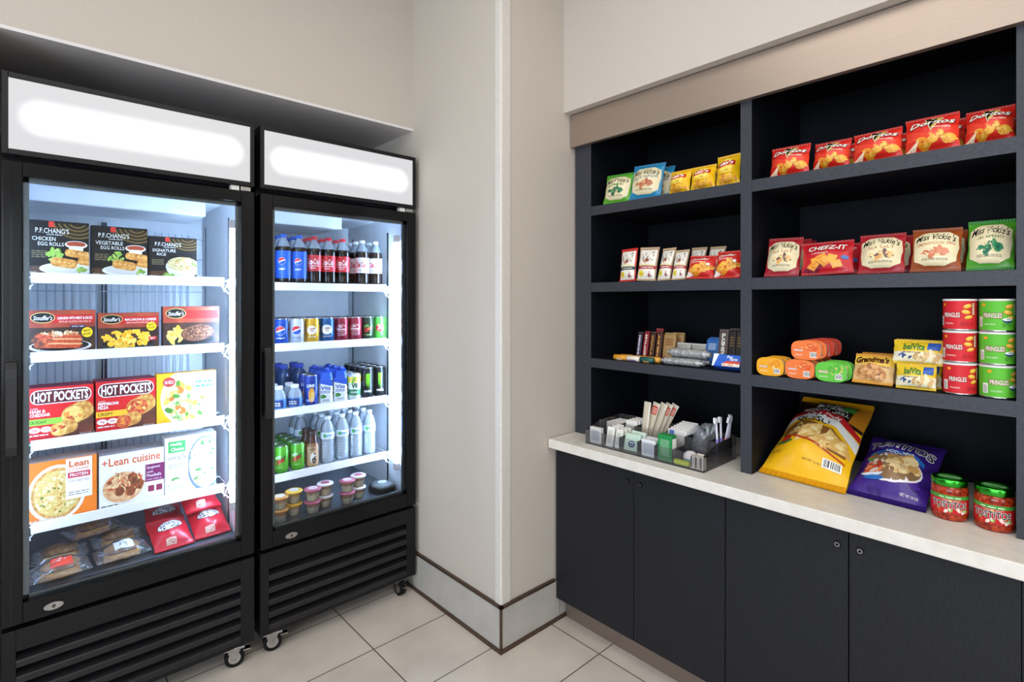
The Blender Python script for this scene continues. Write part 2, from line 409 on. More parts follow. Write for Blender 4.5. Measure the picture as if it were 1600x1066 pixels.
for i, (x0, x1) in enumerate(((-2.1, -.1), (-2.8, 1.6))):
    def put(g, a, d0, d1, m): g.box(*((a[0], -4.05 + d0, a[1], a[2], -4.05 + d1, a[3]) if i == 0 else (-4.05 + d0, a[0], a[1], -4.05 + d1, a[2], a[3])), m)
    g = G(); xm = (x0 + x1) / 2
    for a in ((x0, .55, x0 + .05, 2.55), (x1 - .05, .55, x1, 2.55), (x0, .5, x1, .55), (x0, 2.55, x1, 2.6), (xm - .02, .55, xm + .02, 2.55)): put(g, a, 0, .04, fm)
    wn = struct(g.build('window_%d' % (i + 1)))  # the second, in the far left wall, is made up to house the fill lamp
    g = G(); put(g, (x0 + .05, .55, x1 - .05, 2.55), .015, .025, GLASS); g.build('pane', wn)
# tiled base of the column with bronze edge strips
g = G(); T = .012
g.box(XC - T, YC - T, .018, XC, 3.1, .188, TILE); g.box(XC, YC - T, .018, 1.93, YC, .188, TILE)
gr = P('7a746c', 'matte')
g.box(XC - T - .0005, 2.37, .018, XC - T + .001, 2.373, .188, gr); g.box(1.845, YC - T - .0005, .018, 1.8475, YC - T + .001, .188, gr)
o = struct(g.build('baseboard_column'))
g = G()
g.box(XC - T - .004, YC - T - .004, .188, XC + .002, 3.1, .199, BRONZE, bev=.0015); g.box(XC - T - .004, YC - T - .004, .188, 1.815, YC + .002, .199, BRONZE, bev=.0015)
g.box(XC - T - .006, YC - T - .006, 0, XC, 3.1, .018, BRONZE); g.box(XC, YC - T - .006, 0, 1.93, YC, .018, BRONZE)
g.box(XC - T - .003, YC - T - .003, .018, XC - T + .006, YC - T + .006, .188, BRONZE)
struct(g.build('trim_1'))
g = G(); cg = varied('corner_guard_vinyl', 'd3cdc6', 'dad5ce', 60, .35, bump=.02)   # vinyl guard on the column corner
g.prism([(XC - .003, YC + .036), (XC - .0035, YC + .004), (XC - .0005, YC - .0025), (XC + .004, YC - .0035), (XC + .05, YC - .003), (XC + .05, YC + .002), (XC + .002, YC + .002), (XC + .002, YC + .036)], .199, 3.2, cg, 'z')
struct(g.build('trim_2'))

# ================================================================== built-in cabinets and shelves on the right
DX, SX, Y0, Y1 = 1.818, 1.958, .045, 1.676                  # door plane, shelf-front plane, ends of the run
DY = [1.626, 1.245, .8628, .4817, .1063]                    # door edges
def lock_geom(g, y, z, x):
    for r, d, m in ((.011, .003, P('2c2d31', 'metal')), (.0075, .0045, P('8f9094', 'metal')), (.0035, .0052, P('151515', 'metal'))):
        n = 16; vs = [(x, y + r * math.cos(2 * PI * k / n), z + r * math.sin(2 * PI * k / n)) for k in range(n)]
        g.add(vs + [(v[0] - d, v[1], v[2]) for v in vs], [list(range(n, 2 * n))] + [(k, (k + 1) % n, n + (k + 1) % n, n + k) for k in range(n)], m)
for i, (lab, ya, yb) in enumerate((('dark wood base cabinet with two locking doors, beside the white column', Y1, DY[2]), ('dark wood base cabinet with two locking doors, under the large chip bags and salsa jars', DY[2], Y0))):
    e = empty('base_cabinet', (DX + .3, (ya + yb) / 2, 0), lab, 'cabinet', 'base cabinets under the counter'); L = e.location
    def B(name, bx, m, par=e, bev=0, lb=None):
        g = G(); g.box(bx[0] - L.x, bx[1] - L.y, bx[2], bx[3] - L.x, bx[4] - L.y, bx[5], m, bev=bev); return g.build(name, par, lb)
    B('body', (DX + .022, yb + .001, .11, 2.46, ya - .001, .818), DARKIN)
    B('toe_kick', (1.884, yb + .001, .0003, 1.90, ya - (.009 if i == 0 else .001), .112), varied('toe_kick_metal', '85776d', '92847a', 60, .4, (1, .15, 22), .05, .5, .6), lb='brushed metal toe kick')
    if i == 0: B('filler_strip', (DX + .004, DY[0], .11, DX + .021, ya - .001, .818), DARKLAM)
    else: B('filler_strip', (DX + .004, Y0, .11, DX + .021, DY[4], .818), DARKLAM)
    for k in range(2):
        a, b = DY[2 * i + k], DY[2 * i + k + 1]
        d = B('door', (DX, b + .0016, .112, DX + .02, a - .0016, .816), DARKLAM, bev=.001)
        g = G(); yl = (b + .03 if k == 0 else a - .03); lock_geom(g, yl - L.y, .757, DX - L.x); g.build('lock', d)
g = G(); g.box(1.775, Y0, .8185, 2.47, Y1 + .006, .86, QUARTZ, bev=.003)
tag(g.build('countertop'), 'long cream quartz countertop on the dark base cabinets', 'countertop')
SHZ = (1.228, 1.583, 1.942)
for i, (lab, ya, yb, up0, up1) in enumerate((('dark open shelf unit holding candy, nut packs and the acrylic organizer, next to the column', Y1, .8495, 1.578, .870), ('wide dark open shelf unit holding red chip bags, snack tubs and chip cans', .8495, Y0, .829, .1256))):
    e = empty('shelf_unit', (2.2, (ya + yb) / 2, .86), lab, 'shelf unit', 'open shelf units above the counter'); L = e.location
    def B(name, bx, m, mats=None):
        g = G(); g.box(bx[0] - L.x, bx[1] - L.y, bx[2] - L.z, bx[3] - L.x, bx[4] - L.y, bx[5] - L.z, m, mats=mats); return g.build(name, e)
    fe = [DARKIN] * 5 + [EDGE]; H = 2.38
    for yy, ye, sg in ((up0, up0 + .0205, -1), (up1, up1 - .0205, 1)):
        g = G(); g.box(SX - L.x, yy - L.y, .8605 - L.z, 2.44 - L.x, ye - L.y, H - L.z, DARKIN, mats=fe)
        for xx in (2.02, 2.38):                             # rows of shelf-pin holes
            for k in range(44):
                z = .93 + k * .032
                if all(abs(z - s + .02) > .03 for s in SHZ): g.box(xx - .002 - L.x, yy - L.y, z - .002 - L.z, xx + .002 - L.x, yy + sg * .0006 - L.y, z + .002 - L.z, P('4c4a48', 'metal'))
        g.build('side_panel', e)
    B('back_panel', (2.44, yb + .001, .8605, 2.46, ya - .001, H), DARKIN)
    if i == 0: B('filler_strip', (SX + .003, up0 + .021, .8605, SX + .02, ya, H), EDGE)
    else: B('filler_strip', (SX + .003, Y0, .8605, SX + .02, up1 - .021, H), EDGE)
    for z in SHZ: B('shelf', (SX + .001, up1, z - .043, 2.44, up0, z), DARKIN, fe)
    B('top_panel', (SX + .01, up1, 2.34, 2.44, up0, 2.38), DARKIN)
g = G(); g.box(1.931, Y0, 2.236, 1.957, Y1 + .008, 2.39, CHAMP, bev=.0015)
fo = tag(g.build('valance'), 'brushed champagne metal valance across the top of the shelves', 'valance')

# ================================================================== two glass-door merchandisers
YF = 2.3175; FW = .375
def header_mat():
    m, n, l, b = new_mat('lit_header_panel')
    tc = n.new('ShaderNodeTexCoord'); sp = n.new('ShaderNodeSeparateXYZ'); l.new(tc.outputs['Object'], sp.inputs[0])
    def mth(op, a, v=None, c=None):
        q = n.new('ShaderNodeMath'); q.operation = op
        for i, x in enumerate((a, v, c)):
            if x is None: continue
            if isinstance(x, (int, float)): q.inputs[i].default_value = x
            else: l.new(x, q.inputs[i])
        return q.outputs[0]
    ax = mth('MAXIMUM', mth('SUBTRACT', mth('ABSOLUTE', sp.outputs[0]), .275), 0)
    dz = mth('SUBTRACT', sp.outputs[2], 2.098)
    ds = mth('SQRT', mth('ADD', mth('MULTIPLY', ax, ax), mth('MULTIPLY', dz, dz)))
    mr = n.new('ShaderNodeMapRange'); mr.interpolation_type = 'SMOOTHSTEP'; l.new(ds, mr.inputs[0])
    for i, v in ((1, .03), (2, .075), (3, 1.25), (4, .70)): mr.inputs[i].default_value = v
    b.inputs['Base Color'].default_value = lin('303030'); b.inputs['Roughness'].default_value = .3
    b.inputs['Emission Color'].default_value = (.97, .975, 1, 1); l.new(mr.outputs[0], b.inputs['Emission Strength']); return m
HDR = header_mat(); LED = emit('led_strip', 'b4d4ff', 95.0); LED3 = emit('led_side_strip', 'b4d4ff', 36.0); LED2 = emit('led_top_strip', 'b4d4ff', 5.0)
GASKET = P('8c929a', 'plastic'); WIRE = P('dfe4ea', 'plastic')
def fridge(cx, label, lips, evx, guard, handle):
    e = empty('glass_door_fridge', (cx, YF + .36, 0), label, 'fridge', 'glass door fridges in the alcove'); oy = -.36
    def b(g, x0, y0, z0, x1, y1, z1, m, **k): g.box(x0, y0 + oy, z0, x1, y1 + oy, z1, m, **k)
    def one(name, bx, m, par=e, label=None, **k):
        g = G(); b(g, *bx, m, **k); return g.build(name, par, label)
    g = G(); w_ = FW                                        # carcass shell
    b(g, -w_, .062, .095, -w_ + .04, .72, 2.225, BLK); b(g, w_ - .04, .062, .095, w_, .72, 2.225, BLK)
    b(g, -w_ + .04, .69, .095, w_ - .04, .72, 2.225, BLK); b(g, -w_ + .04, .062, .095, w_ - .04, .69, .50, BLK); b(g, -w_ + .04, .062, 1.945, w_ - .04, .69, 2.225, BLK)
    g.build('cabinet_body', e)
    g = G(); I = .333                                       # white inner liner
    b(g, -w_ + .0405, .064, .515, -I, .685, 1.93, LINER); b(g, I, .064, .515, w_ - .0405, .685, 1.93, LINER)
    b(g, -w_ + .0405, .68, .515, w_ - .0405, .689, 1.93, LINER); b(g, -w_ + .0405, .064, 1.93, w_ - .0405, .689, 1.944, LINER)
    g.build('inner_liner', e)
    fl = one('inner_floor', (-w_ + .041, .064, .501, w_ - .041, .689, .515), varied('brushed_floor_steel', '6c7078', '868a92', 40, .3, (1, 20, 1), .05, .5, .6))
    one('evaporator_box', (-I + .002, .28, 1.865, evx, .60, 1.929), LINER, bev=.006)
    for xx in (-I + .001, I - .004):
        for yy in (.20, .61): one('shelf_standard', (xx, yy, .53, xx + .003, yy + .012, 1.86), P('5c6066', 'metal'))
    if guard:
        g = G(); gm = P('b4c0d0', 'plastic')
        for k in range(22):
            x = -.31 + k * .0275; g.tube([(x, .655 + oy, .54), (x, .655 + oy, 1.82)], .0022, gm, 5)
        for z in (.6, .8, .94, 1.1, 1.24, 1.4, 1.54, 1.7, 1.8): g.tube([(-.325, .651 + oy, z), (.325, .651 + oy, z)], .0022, gm, 5)
        b(g, -.07, .66, .53, -.05, .675, 1.85, P('6b7480', 'metal')); g.build('rear_guard_grid', e)
    for s, zt in enumerate(lips):
        g = G(); zd = zt - .012
        for k in range(23): x = -.32 + k * .64 / 22; g.tube([(x, .19 + oy, zd), (x, .64 + oy, zd)], .0018, WIRE, 5)
        for yy in (.19, .34, .5, .64): g.tube([(-.328, yy + oy, zd - .004), (.328, yy + oy, zd - .004)], .003, WIRE, 6)
        sh = g.build('shelf', e)
        q = G(); b(q, -.306, .176, zt - .037, .306, .183, zt, P('f0ece6', 'plastic'), bev=.0015); b(q, -.306, .178, zt - .037, .306, .19, zt - .034, WHITE); q.build('price_rail', sh, 'white plastic price rail')
        for sx in (-1, 1):
            q = G(); x = sx * .3265
            q.tube([(x, .186 + oy, zt - .012), (x - sx * .02, .186 + oy, zt - .06)], .0025, WHITE, 5); q.tube([(x - sx * .028, .186 + oy, zt - .04), (x, .186 + oy, zt - .07)], .0025, WHITE, 5)
            q.box(x - .004, .18 + oy, zt - .05, x + .004, .2 + oy, zt - .006, WHITE)
            q.build('shelf_clip', sh)
    g = G(); g.box(I - .026, .083 + oy, .66, I - .004, .105 + oy, 1.80, LED, bev=.004); st = g.build('light_strip', e, 'glowing white LED strip')
    one('light_strip', (-I + .001, .066, .66, -I + .010, .078, 1.80), LED3, label='glowing LED strip tucked behind the door frame')
    one('top_light_strip', (-.29, .072, 1.905, .29, .084, 1.925), LED2)
    for za in (1.80, .625): one('end_cap', (I - .027, .082, za, I - .003, .106, za + .035), P('c9b9b0', 'plastic'), st)
    # lit header
    hf = G(); z0, z1 = 1.967, 2.23
    b(hf, -w_, 0, z0, -w_ + .016, .061, z1, BLK2, bev=.002); b(hf, w_ - .016, 0, z0, w_, .061, z1, BLK2, bev=.002)
    b(hf, -w_ + .016, 0, z0, w_ - .016, .061, z0 + .018, BLK2, bev=.002); b(hf, -w_ + .016, 0, z1 - .018, w_ - .016, .061, z1, BLK2, bev=.002)
    hf = hf.build('header_frame', e); one('lit_panel', (-w_ + .015, .006, z0 + .017, w_ - .015, .012, z1 - .017), HDR, hf)
    # door: frame, gasket, glass, lock, handle
    zb, zt, gb, gt, fw = .458, 1.946, .524, 1.900, .05
    d = G()
    b(d, -w_, 0, zb, -w_ + fw, .05, zt, BLK, bev=.003); b(d, w_ - fw, 0, zb, w_, .05, zt, BLK, bev=.003)
    b(d, -w_ + fw, .0005, zb, w_ - fw, .05, gb, BLK, bev=.003); b(d, -w_ + fw, .0005, gt, w_ - fw, .05, zt, BLK, bev=.003)
    for x in (-w_ + .022, w_ - .023): b(d, x, -.0006, zb, x + .0014, .002, zt, P('050506', 'gloss'))
    dr = d.build('door', e)
    q = G()                                                 # inner spacer profile round the panes
    t = .015
    for a in ((-w_ + fw, gb, -w_ + fw + t, gt), (w_ - fw - t, gb, w_ - fw, gt), (-w_ + fw, gb, w_ - fw, gb + t), (-w_ + fw, gt - t, w_ - fw, gt)):
        b(q, a[0], .024, a[1], a[2], .036, a[3], P('6f757c', 'metal'))
    q.build('glazing_spacer', dr)
    one('glass_pane', (-w_ + fw - .004, .014, gb - .004, w_ - fw + .004, .022, gt + .004), GLASS, dr)
    g = G(); n = 20; vs = []
    for k in range(n):
        a = 2 * PI * k / n; vs.append((-.25 + .023 * math.cos(a) * (1 if abs(math.cos(a)) < .8 else 1.12), oy, .488 + .0125 * math.sin(a)))
    g.add(vs + [(v[0] * .98 - .005, v[1] - .004, v[2]) for v in vs], [list(range(n, 2 * n))[::-1]] + [(k, n + k, n + (k + 1) % n, (k + 1) % n) for k in range(n)], STEEL)
    for r, yy, m in ((.009, -.0055, SILVER), (.006, -.007, P('6c6c6c', 'metal'))):
        vs = [(-.25 + r * math.cos(2 * PI * k / 14), oy + yy, .488 + r * math.sin(2 * PI * k / 14)) for k in range(14)]; g.add(vs + [(v[0], oy, v[2]) for v in vs], [list(range(14))[::-1]] + [(k, (k + 1) % 14, 14 + (k + 1) % 14, 14 + k) for k in range(14)], m)
    b(g, -.2508, -.0074, .484, -.2492, -.006, .492, P('202020', 'matte')); g.build('lock', dr)
    hx = -w_ + .012; g = G(); zc = 1.155; hm = P('1b1c20', 'plastic')
    g.prism([(.0, zc + .15), (-.016, zc + .148), (-.03, zc + .13), (-.032, zc + .1), (-.032, zc - .12), (-.026, zc - .146), (.0, zc - .15), (.0, zc - .135), (-.018, zc - .125), (-.02, zc - .1), (-.02, zc + .1), (-.016, zc + .125), (0, zc + .135)], hx - .002, hx + .024, hm, 'x')
    for v in range(len(g.v)): g.v[v] = (g.v[v][0], g.v[v][1] + oy, g.v[v][2])
    g.build('handle', dr)
    g = G(); b(g, w_ - .05, .008, 1.947, w_ - .012, .045, 1.966, STEEL, bev=.002); b(g, w_ - .085, .012, 1.948, w_ - .055, .04, 1.9655, WHITE); g.build('hinge', dr)
    # lower louvred panel
    g = G(); a, c = -w_ + .034, w_ - .052; z0, z1 = .097, .442
    b(g, -w_, .002, z0, a, .06, z1, BLK2, bev=.002); b(g, c, .002, z0, w_, .06, z1, BLK2, bev=.002); b(g, a, .002, .372, c, .06, z1, BLK2, bev=.001); b(g, a, .002, z0, c, .06, .112, BLK2)
    b(g, a, .05, z0, c, .06, z1, P('050506', 'matte'))
    for k in range(5):
        zt_ = .372 - k * .052
        g.prism([(oy + .048, zt_ - .004), (oy + .004, zt_ - .030), (oy + .002, zt_ - .034), (oy + .002, zt_ - .052), (oy + .006, zt_ - .052), (oy + .006, zt_ - .034), (oy + .05, zt_ - .008)], a, c, LOUV, 'x')
    g.build('louvred_panel', e)
    for sx in (-1, 1):
        for yy in (.05, .62):
            g = G(); x = sx * .312
            b(g, x - .045, yy - .035, .086, x + .045, yy + .04, .095, STEEL, bev=.001)
            g.prism([(oy + yy - .028, .088), (oy + yy + .03, .088), (oy + yy + .012, .028), (oy + yy - .006, .028)], x - .019, x - .016, STEEL, 'x'); g.prism([(oy + yy - .028, .088), (oy + yy + .03, .088), (oy + yy + .012, .028), (oy + yy - .006, .028)], x + .016, x + .019, STEEL, 'x')
            if yy < .1: b(g, x - .012, yy - .06, .055, x + .012, yy - .02, .06, STEEL)
            sw_ = R(78) if yy < .1 and not (sx > 0 and not guard) else 0         # swivelled casters
            def turn(h):
                for v in range(len(h.v)):
                    dx, dy = h.v[v][0] - x, h.v[v][1] - oy - yy; h.v[v] = (x + dx * math.cos(sw_) - dy * math.sin(sw_), oy + yy + dx * math.sin(sw_) + dy * math.cos(sw_), h.v[v][2])
            turn(g); ca = g.build('caster', e)
            q = G(); n = 20; rr = .037
            for x0, x1, r, m in ((x - .014, x + .014, rr, RUBBER), (x - .0155, x + .0155, rr * .62, SILVER)):
                q.prism([(oy + yy + r * math.cos(2 * PI * k / n), .0374 + r * math.sin(2 * PI * k / n)) for k in range(n)], x0, x1, m, 'x')
            turn(q); q.build('wheel', ca)
    return e
C1, C2 = .3155, 1.0885
L1, L2 = (1.598, 1.318, 1.008, .718), (1.583, 1.303, 1.001, .705)
fridge(C1, 'black glass door freezer full of frozen meal boxes, left of the drink fridge', L1, .26, True, True)
fridge(C2, 'black glass door drink fridge full of bottles and cans, next to the white column', L2, .11, False, True)
FLOORZ = .5152

# ================================================================== freezer: boxed meals (left fridge)
WT = P('f3f0ea'); BK = P('17130f'); OFFW = P('e7e0d4')
ROLL = food('b5702a', 'e0a455', 70, 'cf8a3c'); LETT = food('5c8a2a', 'b8cf6a', 80); PASTA = food('e8a51e', 'f6cf55', 90, 'f0b93a')
MEAT = food('5a2c18', 'a8552c', 80, '7d3d20'); SAUCE = food('a8321c', 'd9683a', 90); RICE = food('a8925a', 'cdbb8c', 120); CRUST = food('b3752f', 'deaa5c', 60, 'c98b40')
CHEESE = food('dcc07c', 'ead8a4', 50, 'd0a850'); VEG = food('4f7d32', 'dfe6c0', 70, '9bb86a'); POTATO = food('d9a23f', 'f1d081', 60)
FY0 = 2.515
def fit(px0, px1, pyt, deck, Y=FY0):
    a, b = on_y(px0, 450, Y), on_y(px1, 450, Y); m = (px0 + px1) / 2
    return (a.x + b.x) / 2, b.x - a.x, on_y(m, pyt, Y).z - deck
def capsule(A, cx, cy, L, H, m, a): A.rect(cx - L / 2, cy - H / 2, cx + L / 2, cy + H / 2, m, a, r=min(L, H * A.asp) * .45)
def art_asian(l1, l2, kind, asp, seed):
    A = Art(asp); gold = P('6a5228'); rd = random.Random(seed)
    for k in range(9): A.ell(.8, 1.02, .42 - .042 * k, .33 - .033 * k, gold if k % 2 == 0 else P('1d1712'), 0, 20, 180, 360)
    A.rect(0, .96, 1, 1.0, P('1d1712'))
    A.ell(.3, .02, .7, .16, food('3a2416', '5a3a22', 40), 0, 20, 0, 180)
    A.rect(.33, .885, .42, .99, P('d2392b'))
    A.text("P.F.CHANG'S", .12, .775, .66, .865, WT, .0); A.text("HOME MENU", .30, .735, .55, .762, WT)
    A.text(l1, .07, .635, .07 + .053 * len(l1), .705, WT, .0); A.text(l2, .16, .545, .16 + .046 * len(l2), .61, WT, .0)
    A.lines(.06, .33, .3, .47, 4, P('8a7a5a'), .4, seed)
    if kind == 'rolls':
        A.ell(.63, .13, .45, .115, P('f1eeea')); A.ell(.63, .15, .4, .09, P('dcd8d2'))
        A.ell(.78, .585, .19, .07, WT); A.ell(.78, .595, .165, .05, P('a8472a'))
        A.rect(.66, .45, .9, .56, P('e8e4de'), 0, .05)
        A.blobs(.42, .36, .11, .13, 14, [LETT, P('8fb34a'), LETT], .05, seed)
        capsule(A, .82, .41, .46, .14, ROLL, -9); capsule(A, .95, .27, .3, .13, ROLL, -8); capsule(A, .58, .24, .44, .17, ROLL, -9)
        for x, y in ((.58, .24), (.82, .41)):
            for k in range(5): A.ell(x - .16 + .08 * k, y + .03 - .01 * k, .02, .012, P('efc684'), 20, 8)
        A.blobs(.84, .12, .1, .04, 8, [LETT, P('7da03e')], .035, seed + 1)
    else:
        A.ell(.7, .3, .36, .3, P('cfcac4'), 0, 24, 180, 360); A.ell(.7, .32, .36, .13, P('b8b2aa')); A.ell(.7, .36, .33, .17, RICE)
        A.blobs(.7, .38, .3, .14, 46, [P('cdbf98'), P('b39f66'), P('5f8030'), P('c2b284'), P('b0702a')], .024, seed)
        A.blobs(.4, .08, .1, .04, 8, [LETT, P('7da03e')], .035, seed + 1)
    A.text("NET WT", .02, .045, .14, .07, WT); A.lines(.02, .015, .5, .035, 1, P('c8bfae'), .7, 4)
    return A
def art_red_meal(title, kind, asp, seed):
    A = Art(asp); red = P('b8241c')
    A.rect(0, 0, 1, .62, food('2a1710', '4a2a1a', 20)); A.rect(0, .60, 1, 1, food('8a3320', 'b0492a', 18, '9a3a24')); A.rect(.34, .70, .98, .90, red)
    A.ell(.22, .83, .175, .125, P('e8c878')); A.ell(.22, .83, .165, .112, BK); A.text("Stouffer's", .085, .775, .355, .88, WT, .01, .25)
    if title: A.text(title, .43, .785, .95, .85, WT, .02); A.lines(.45, .715, .93, .765, 2, P('e6b9a8'), .45, seed)
    A.ell(.48, .16, .46, .15, P('dedad4') if kind == 'lasagna' else P('3a3a3e')); A.ell(.48, .18, .42, .12, P('1f1a18'))
    if kind == 'lasagna':
        A.rect(.1, .12, .78, .44, SAUCE, -3, .05)
        for k in range(5): A.rect(.3 + .0, .15 + k * .055, .8, .175 + k * .055, P('e8b27a') if k % 2 else P('b33a1e'), -3)
        A.blobs(.44, .45, .3, .035, 40, [P('e2c8a4'), P('d0a070'), P('b8603a')], .03, seed); A.blobs(.2, .28, .12, .14, 14, [SAUCE, MEAT], .045, seed)
        A.rect(.62, .585, .84, .65, P('2c2450')); A.text("FAMILY SIZE", .64, .6, .82, .635, WT)
    elif kind == 'mac':
        A.blobs(.47, .30, .36, .22, 70, [PASTA, P('f3bd35'), P('e8a41e'), P('f8d468')], .05, seed)
        A.rect(.82, .24, .96, .34, P('c22b2b'), 5, .02); A.text("NEW", .845, .265, .935, .315, WT, .02, 0, 5)
    else:
        A.blobs(.2, .3, .14, .16, 26, [POTATO, P('efc65e'), P('d99a30')], .055, seed)
        A.ell(.6, .34, .3, .2, food('4a2a1a', '8a5a3c', 120, '6a3c26'), 8); A.blobs(.6, .38, .26, .14, 40, [P('3a2014'), P('a06a48'), P('6e422a')], .018, seed)
    if kind != 'steak':
        y = .47 if kind == 'lasagna' else .62
        A.ell(.87, y, .085, .12, P('f4c81e')); A.text("MADE", .82, y + .02, .92, y + .07, P('2a2014'), .02, 0, 8); A.text("BIGGER", .81, y - .06, .93, y - .01, P('2a2014'), .02, 0, 8)
    A.text("NET WT", .03, .02, .12, .05, WT); A.lines(.14, .015, .42, .055, 1, WT, .8, 5); return A
def art_pocket(f1, f2, f3, band, btxt, fill, asp, seed):
    A = Art(asp)
    A.rect(.52, .0, 1, .5, food('4a241a', '7a3a26', 14)); A.poly([(.5, 0), (.72, .5), (.5, .62), (.3, .6), (.3, 0)], P('cc1f1f'))
    A.rect(.035, .685, .965, .955, WT, 0, .12); A.rect(.05, .70, .95, .94, P('5b1518'), 0, .11)
    A.text("HOT POCKETS", .085, .725, .915, .915, WT, .035)
    A.text(f1, .04, .60, .15, .625, WT); A.text(f2, .035, .53, .26 if len(f2) < 8 else .36, .59, WT, .03); A.text(f3, .035, .46, .33 if len(f3) > 6 else .2, .52, WT, .03)
    A.rect(0, .30, .52, .415, P(band)); A.text(btxt, .03, .325, .28, .385, P('1f2a14'), .02)
    for x in (.10, .27): A.ell(x, .21, .085, .055, WT, n=14); A.text("9g" if x < .2 else "NEW", x - .04, .185, x + .04, .235, P('b01c1c'), .02)
    A.lines(.03, .1, .3, .14, 1, WT, .6, seed)
    capsule(A, .75, .47, .52, .36, CRUST, 28); A.ell(.68, .43, .18, .16, fill, 20); A.blobs(.68, .43, .14, .11, 22, [fill, P('e58a3c'), P('f0c06a'), P('b8452a')], .04, seed)
    capsule(A, .54, .2, .42, .26, CRUST, 14); A.ell(.46, .18, .12, .12, fill, 10); A.blobs(.46, .18, .1, .09, 14, [fill, P('e58a3c'), P('b8452a')], .035, seed + 3)
    A.text("NET WT 9 OZ", .78, .03, .97, .065, WT); return A
def art_yellow(asp):
    A = Art(asp); A.ell(.62, .5, .56, .62, P('e6e2d6')); A.ell(.62, .5, .5, .55, food('dcb76a', 'ead49a', 30))
    A.blobs(.5, .45, .36, .38, 80, [VEG, P('e0983a'), P('e6cf8a'), P('d86a2a'), P('4a7a2a'), P('ead9a8'), P('e6b84a')], .055, 5)
    A.ell(.2, .83, .1, .095, P('b03a34')); A.lines(.13, .8, .27, .87, 2, WT, .5, 7)
    A.rect(.6, .5, .98, .93, P('fbf9f4'), 0, .02); A.lines(.64, .68, .94, .86, 2, P('2f6fa0'), .5, 6); A.lines(.64, .54, .94, .64, 3, P('9ab4c4'), .45, 3); return A
def art_lean_pizza(asp):
    A = Art(asp); A.ell(.42, .44, .42, .48, P('f4f0ec')); A.ell(.42, .44, .37, .43, CRUST); A.ell(.42, .44, .33, .38, CHEESE)
    A.blobs(.42, .44, .3, .34, 60, [P('e4d09a'), P('d09a48'), P('ecdcae'), P('c08038'), P('5f702a')], .022, 9)
    A.rect(.08, .43, .78, .455, P('d9a95c'), 2); A.rect(.41, .08, .425, .82, P('d9a95c'), 2)
    A.rect(.54, .30, .93, .985, P('f6efe4')); A.text("Lean", .585, .84, .88, .95, P('d8622c'), .03); A.text("CUISINE", .585, .775, .88, .82, P('d8622c'), .01)
    A.rect(.57, .655, .9, .75, P('c22438')); A.text("PROTEIN", .60, .675, .87, .73, WT, .02); A.text("FOUR CHEESE PIZZA", .58, .58, .89, .62, P('8a2a34')); A.lines(.58, .36, .88, .44, 2, P('9a8a7a'), .45, 2)
    A.lines(.02, .02, .5, .06, 1, P('f4d9c0'), .7, 3); return A
def art_lean_pasta(asp):
    A = Art(asp); A.text("+", .04, .80, .12, .9, P('d8622c'), .02); A.text("Lean cuisine", .14, .775, .94, .93, P('d8622c'), .02)
    A.ell(.36, .34, .35, .34, P('e9e2dc')); A.ell(.36, .35, .31, .29, food('c98a5a', 'e6b98a', 60))
    A.blobs(.38, .38, .27, .25, 70, [P('e2b384'), SAUCE, P('cf7a4a'), P('efcfa0'), MEAT], .035, 4, 2.6)
    for x, y in ((.30, .28), (.5, .5), (.47, .25), (.6, .36)): A.ell(x, y, .075, .09, MEAT, n=14)
    A.rect(.70, .08, 1, .74, P('f4f1ee')); A.rect(.70, .36, 1, .70, P('7a2255')); A.text("Spaghetti", .72, .6, .93, .66, WT); A.text("with", .72, .53, .82, .57, WT); A.text("Meatballs", .72, .45, .95, .51, WT); A.lines(.72, .39, .96, .43, 1, P('caa0b8'), .5, 2)
    for x in (.74, .87): A.rect(x, .16, x + .1, .28, P('8a2a48'), 0, .015)
    A.lines(.03, .03, .3, .07, 1, P('8a8078'), .6, 6); return A
def art_choice(asp):
    A = Art(asp); A.rect(.44, 0, 1, 1, P('eef0ee')); A.ell(.78, .46, .36, .5, P('5a6470')); A.ell(.78, .47, .32, .45, P('dfe3da'))
    A.blobs(.76, .47, .28, .4, 70, [VEG, P('d9d0b0'), P('3a6a2a'), P('cfc49a'), P('8fa85a'), P('c9a870')], .045, 6); A.rect(0, 0, .44, 1, P('f5f4f0'))
    A.rect(.06, .73, .39, .93, P('3f9a4a')); A.text("Healthy", .1, .84, .33, .9, WT, .02, .15); A.text("Choice", .11, .76, .36, .82, WT, .02, .15)
    A.text("simply", .05, .58, .42, .69, P('4a4a4a')); A.lines(.06, .46, .38, .54, 3, P('5a5a5a'), .4, 2); A.ell(.2, .26, .08, .035, P('4f8a3f'), n=14); A.ell(.22, .24, .06, .02, P('f5f4f0'), n=12); A.lines(.06, .1, .4, .2, 4, P('7a7a7a'), .35, 3); return A
def stack(name, px, d, deck, front, side, mk, label, grp, behind=(), top=None):
    cx, w_, h = fit(px[0], px[1], px[2], deck); o = carton(name, w_ - .003, d, h, front, side, mk(h / w_), top)
    tag(o, label, 'box', grp); o.location = (cx, FY0, deck + .0002)
    for k, lb in enumerate(behind):
        c = copy_tree(o); c.location = (cx + .002 * (-1) ** k, FY0 + (k + 1) * (d + .003), deck + .0002); tag(c, lb, 'box', grp)
K1, K2, K3, K4 = (z - .0095 for z in L1)
dk = P('1b1511'); sd = P('120e0b'); g1 = 'black frozen meal boxes on the top freezer shelf'
stack('frozen_meal_box', (42, 140, 346), .052, K1, dk, sd, lambda a: art_asian('CHICKEN', 'EGG ROLLS', 'rolls', a, 1), 'black frozen food box reading CHICKEN EGG ROLLS, top freezer shelf', g1)
stack('frozen_meal_box', (142, 231, 355), .052, K1, dk, sd, lambda a: art_asian('VEGETABLE', 'EGG ROLLS', 'rolls', a, 2), 'black frozen food box reading VEGETABLE EGG ROLLS, middle of the top freezer shelf', g1)
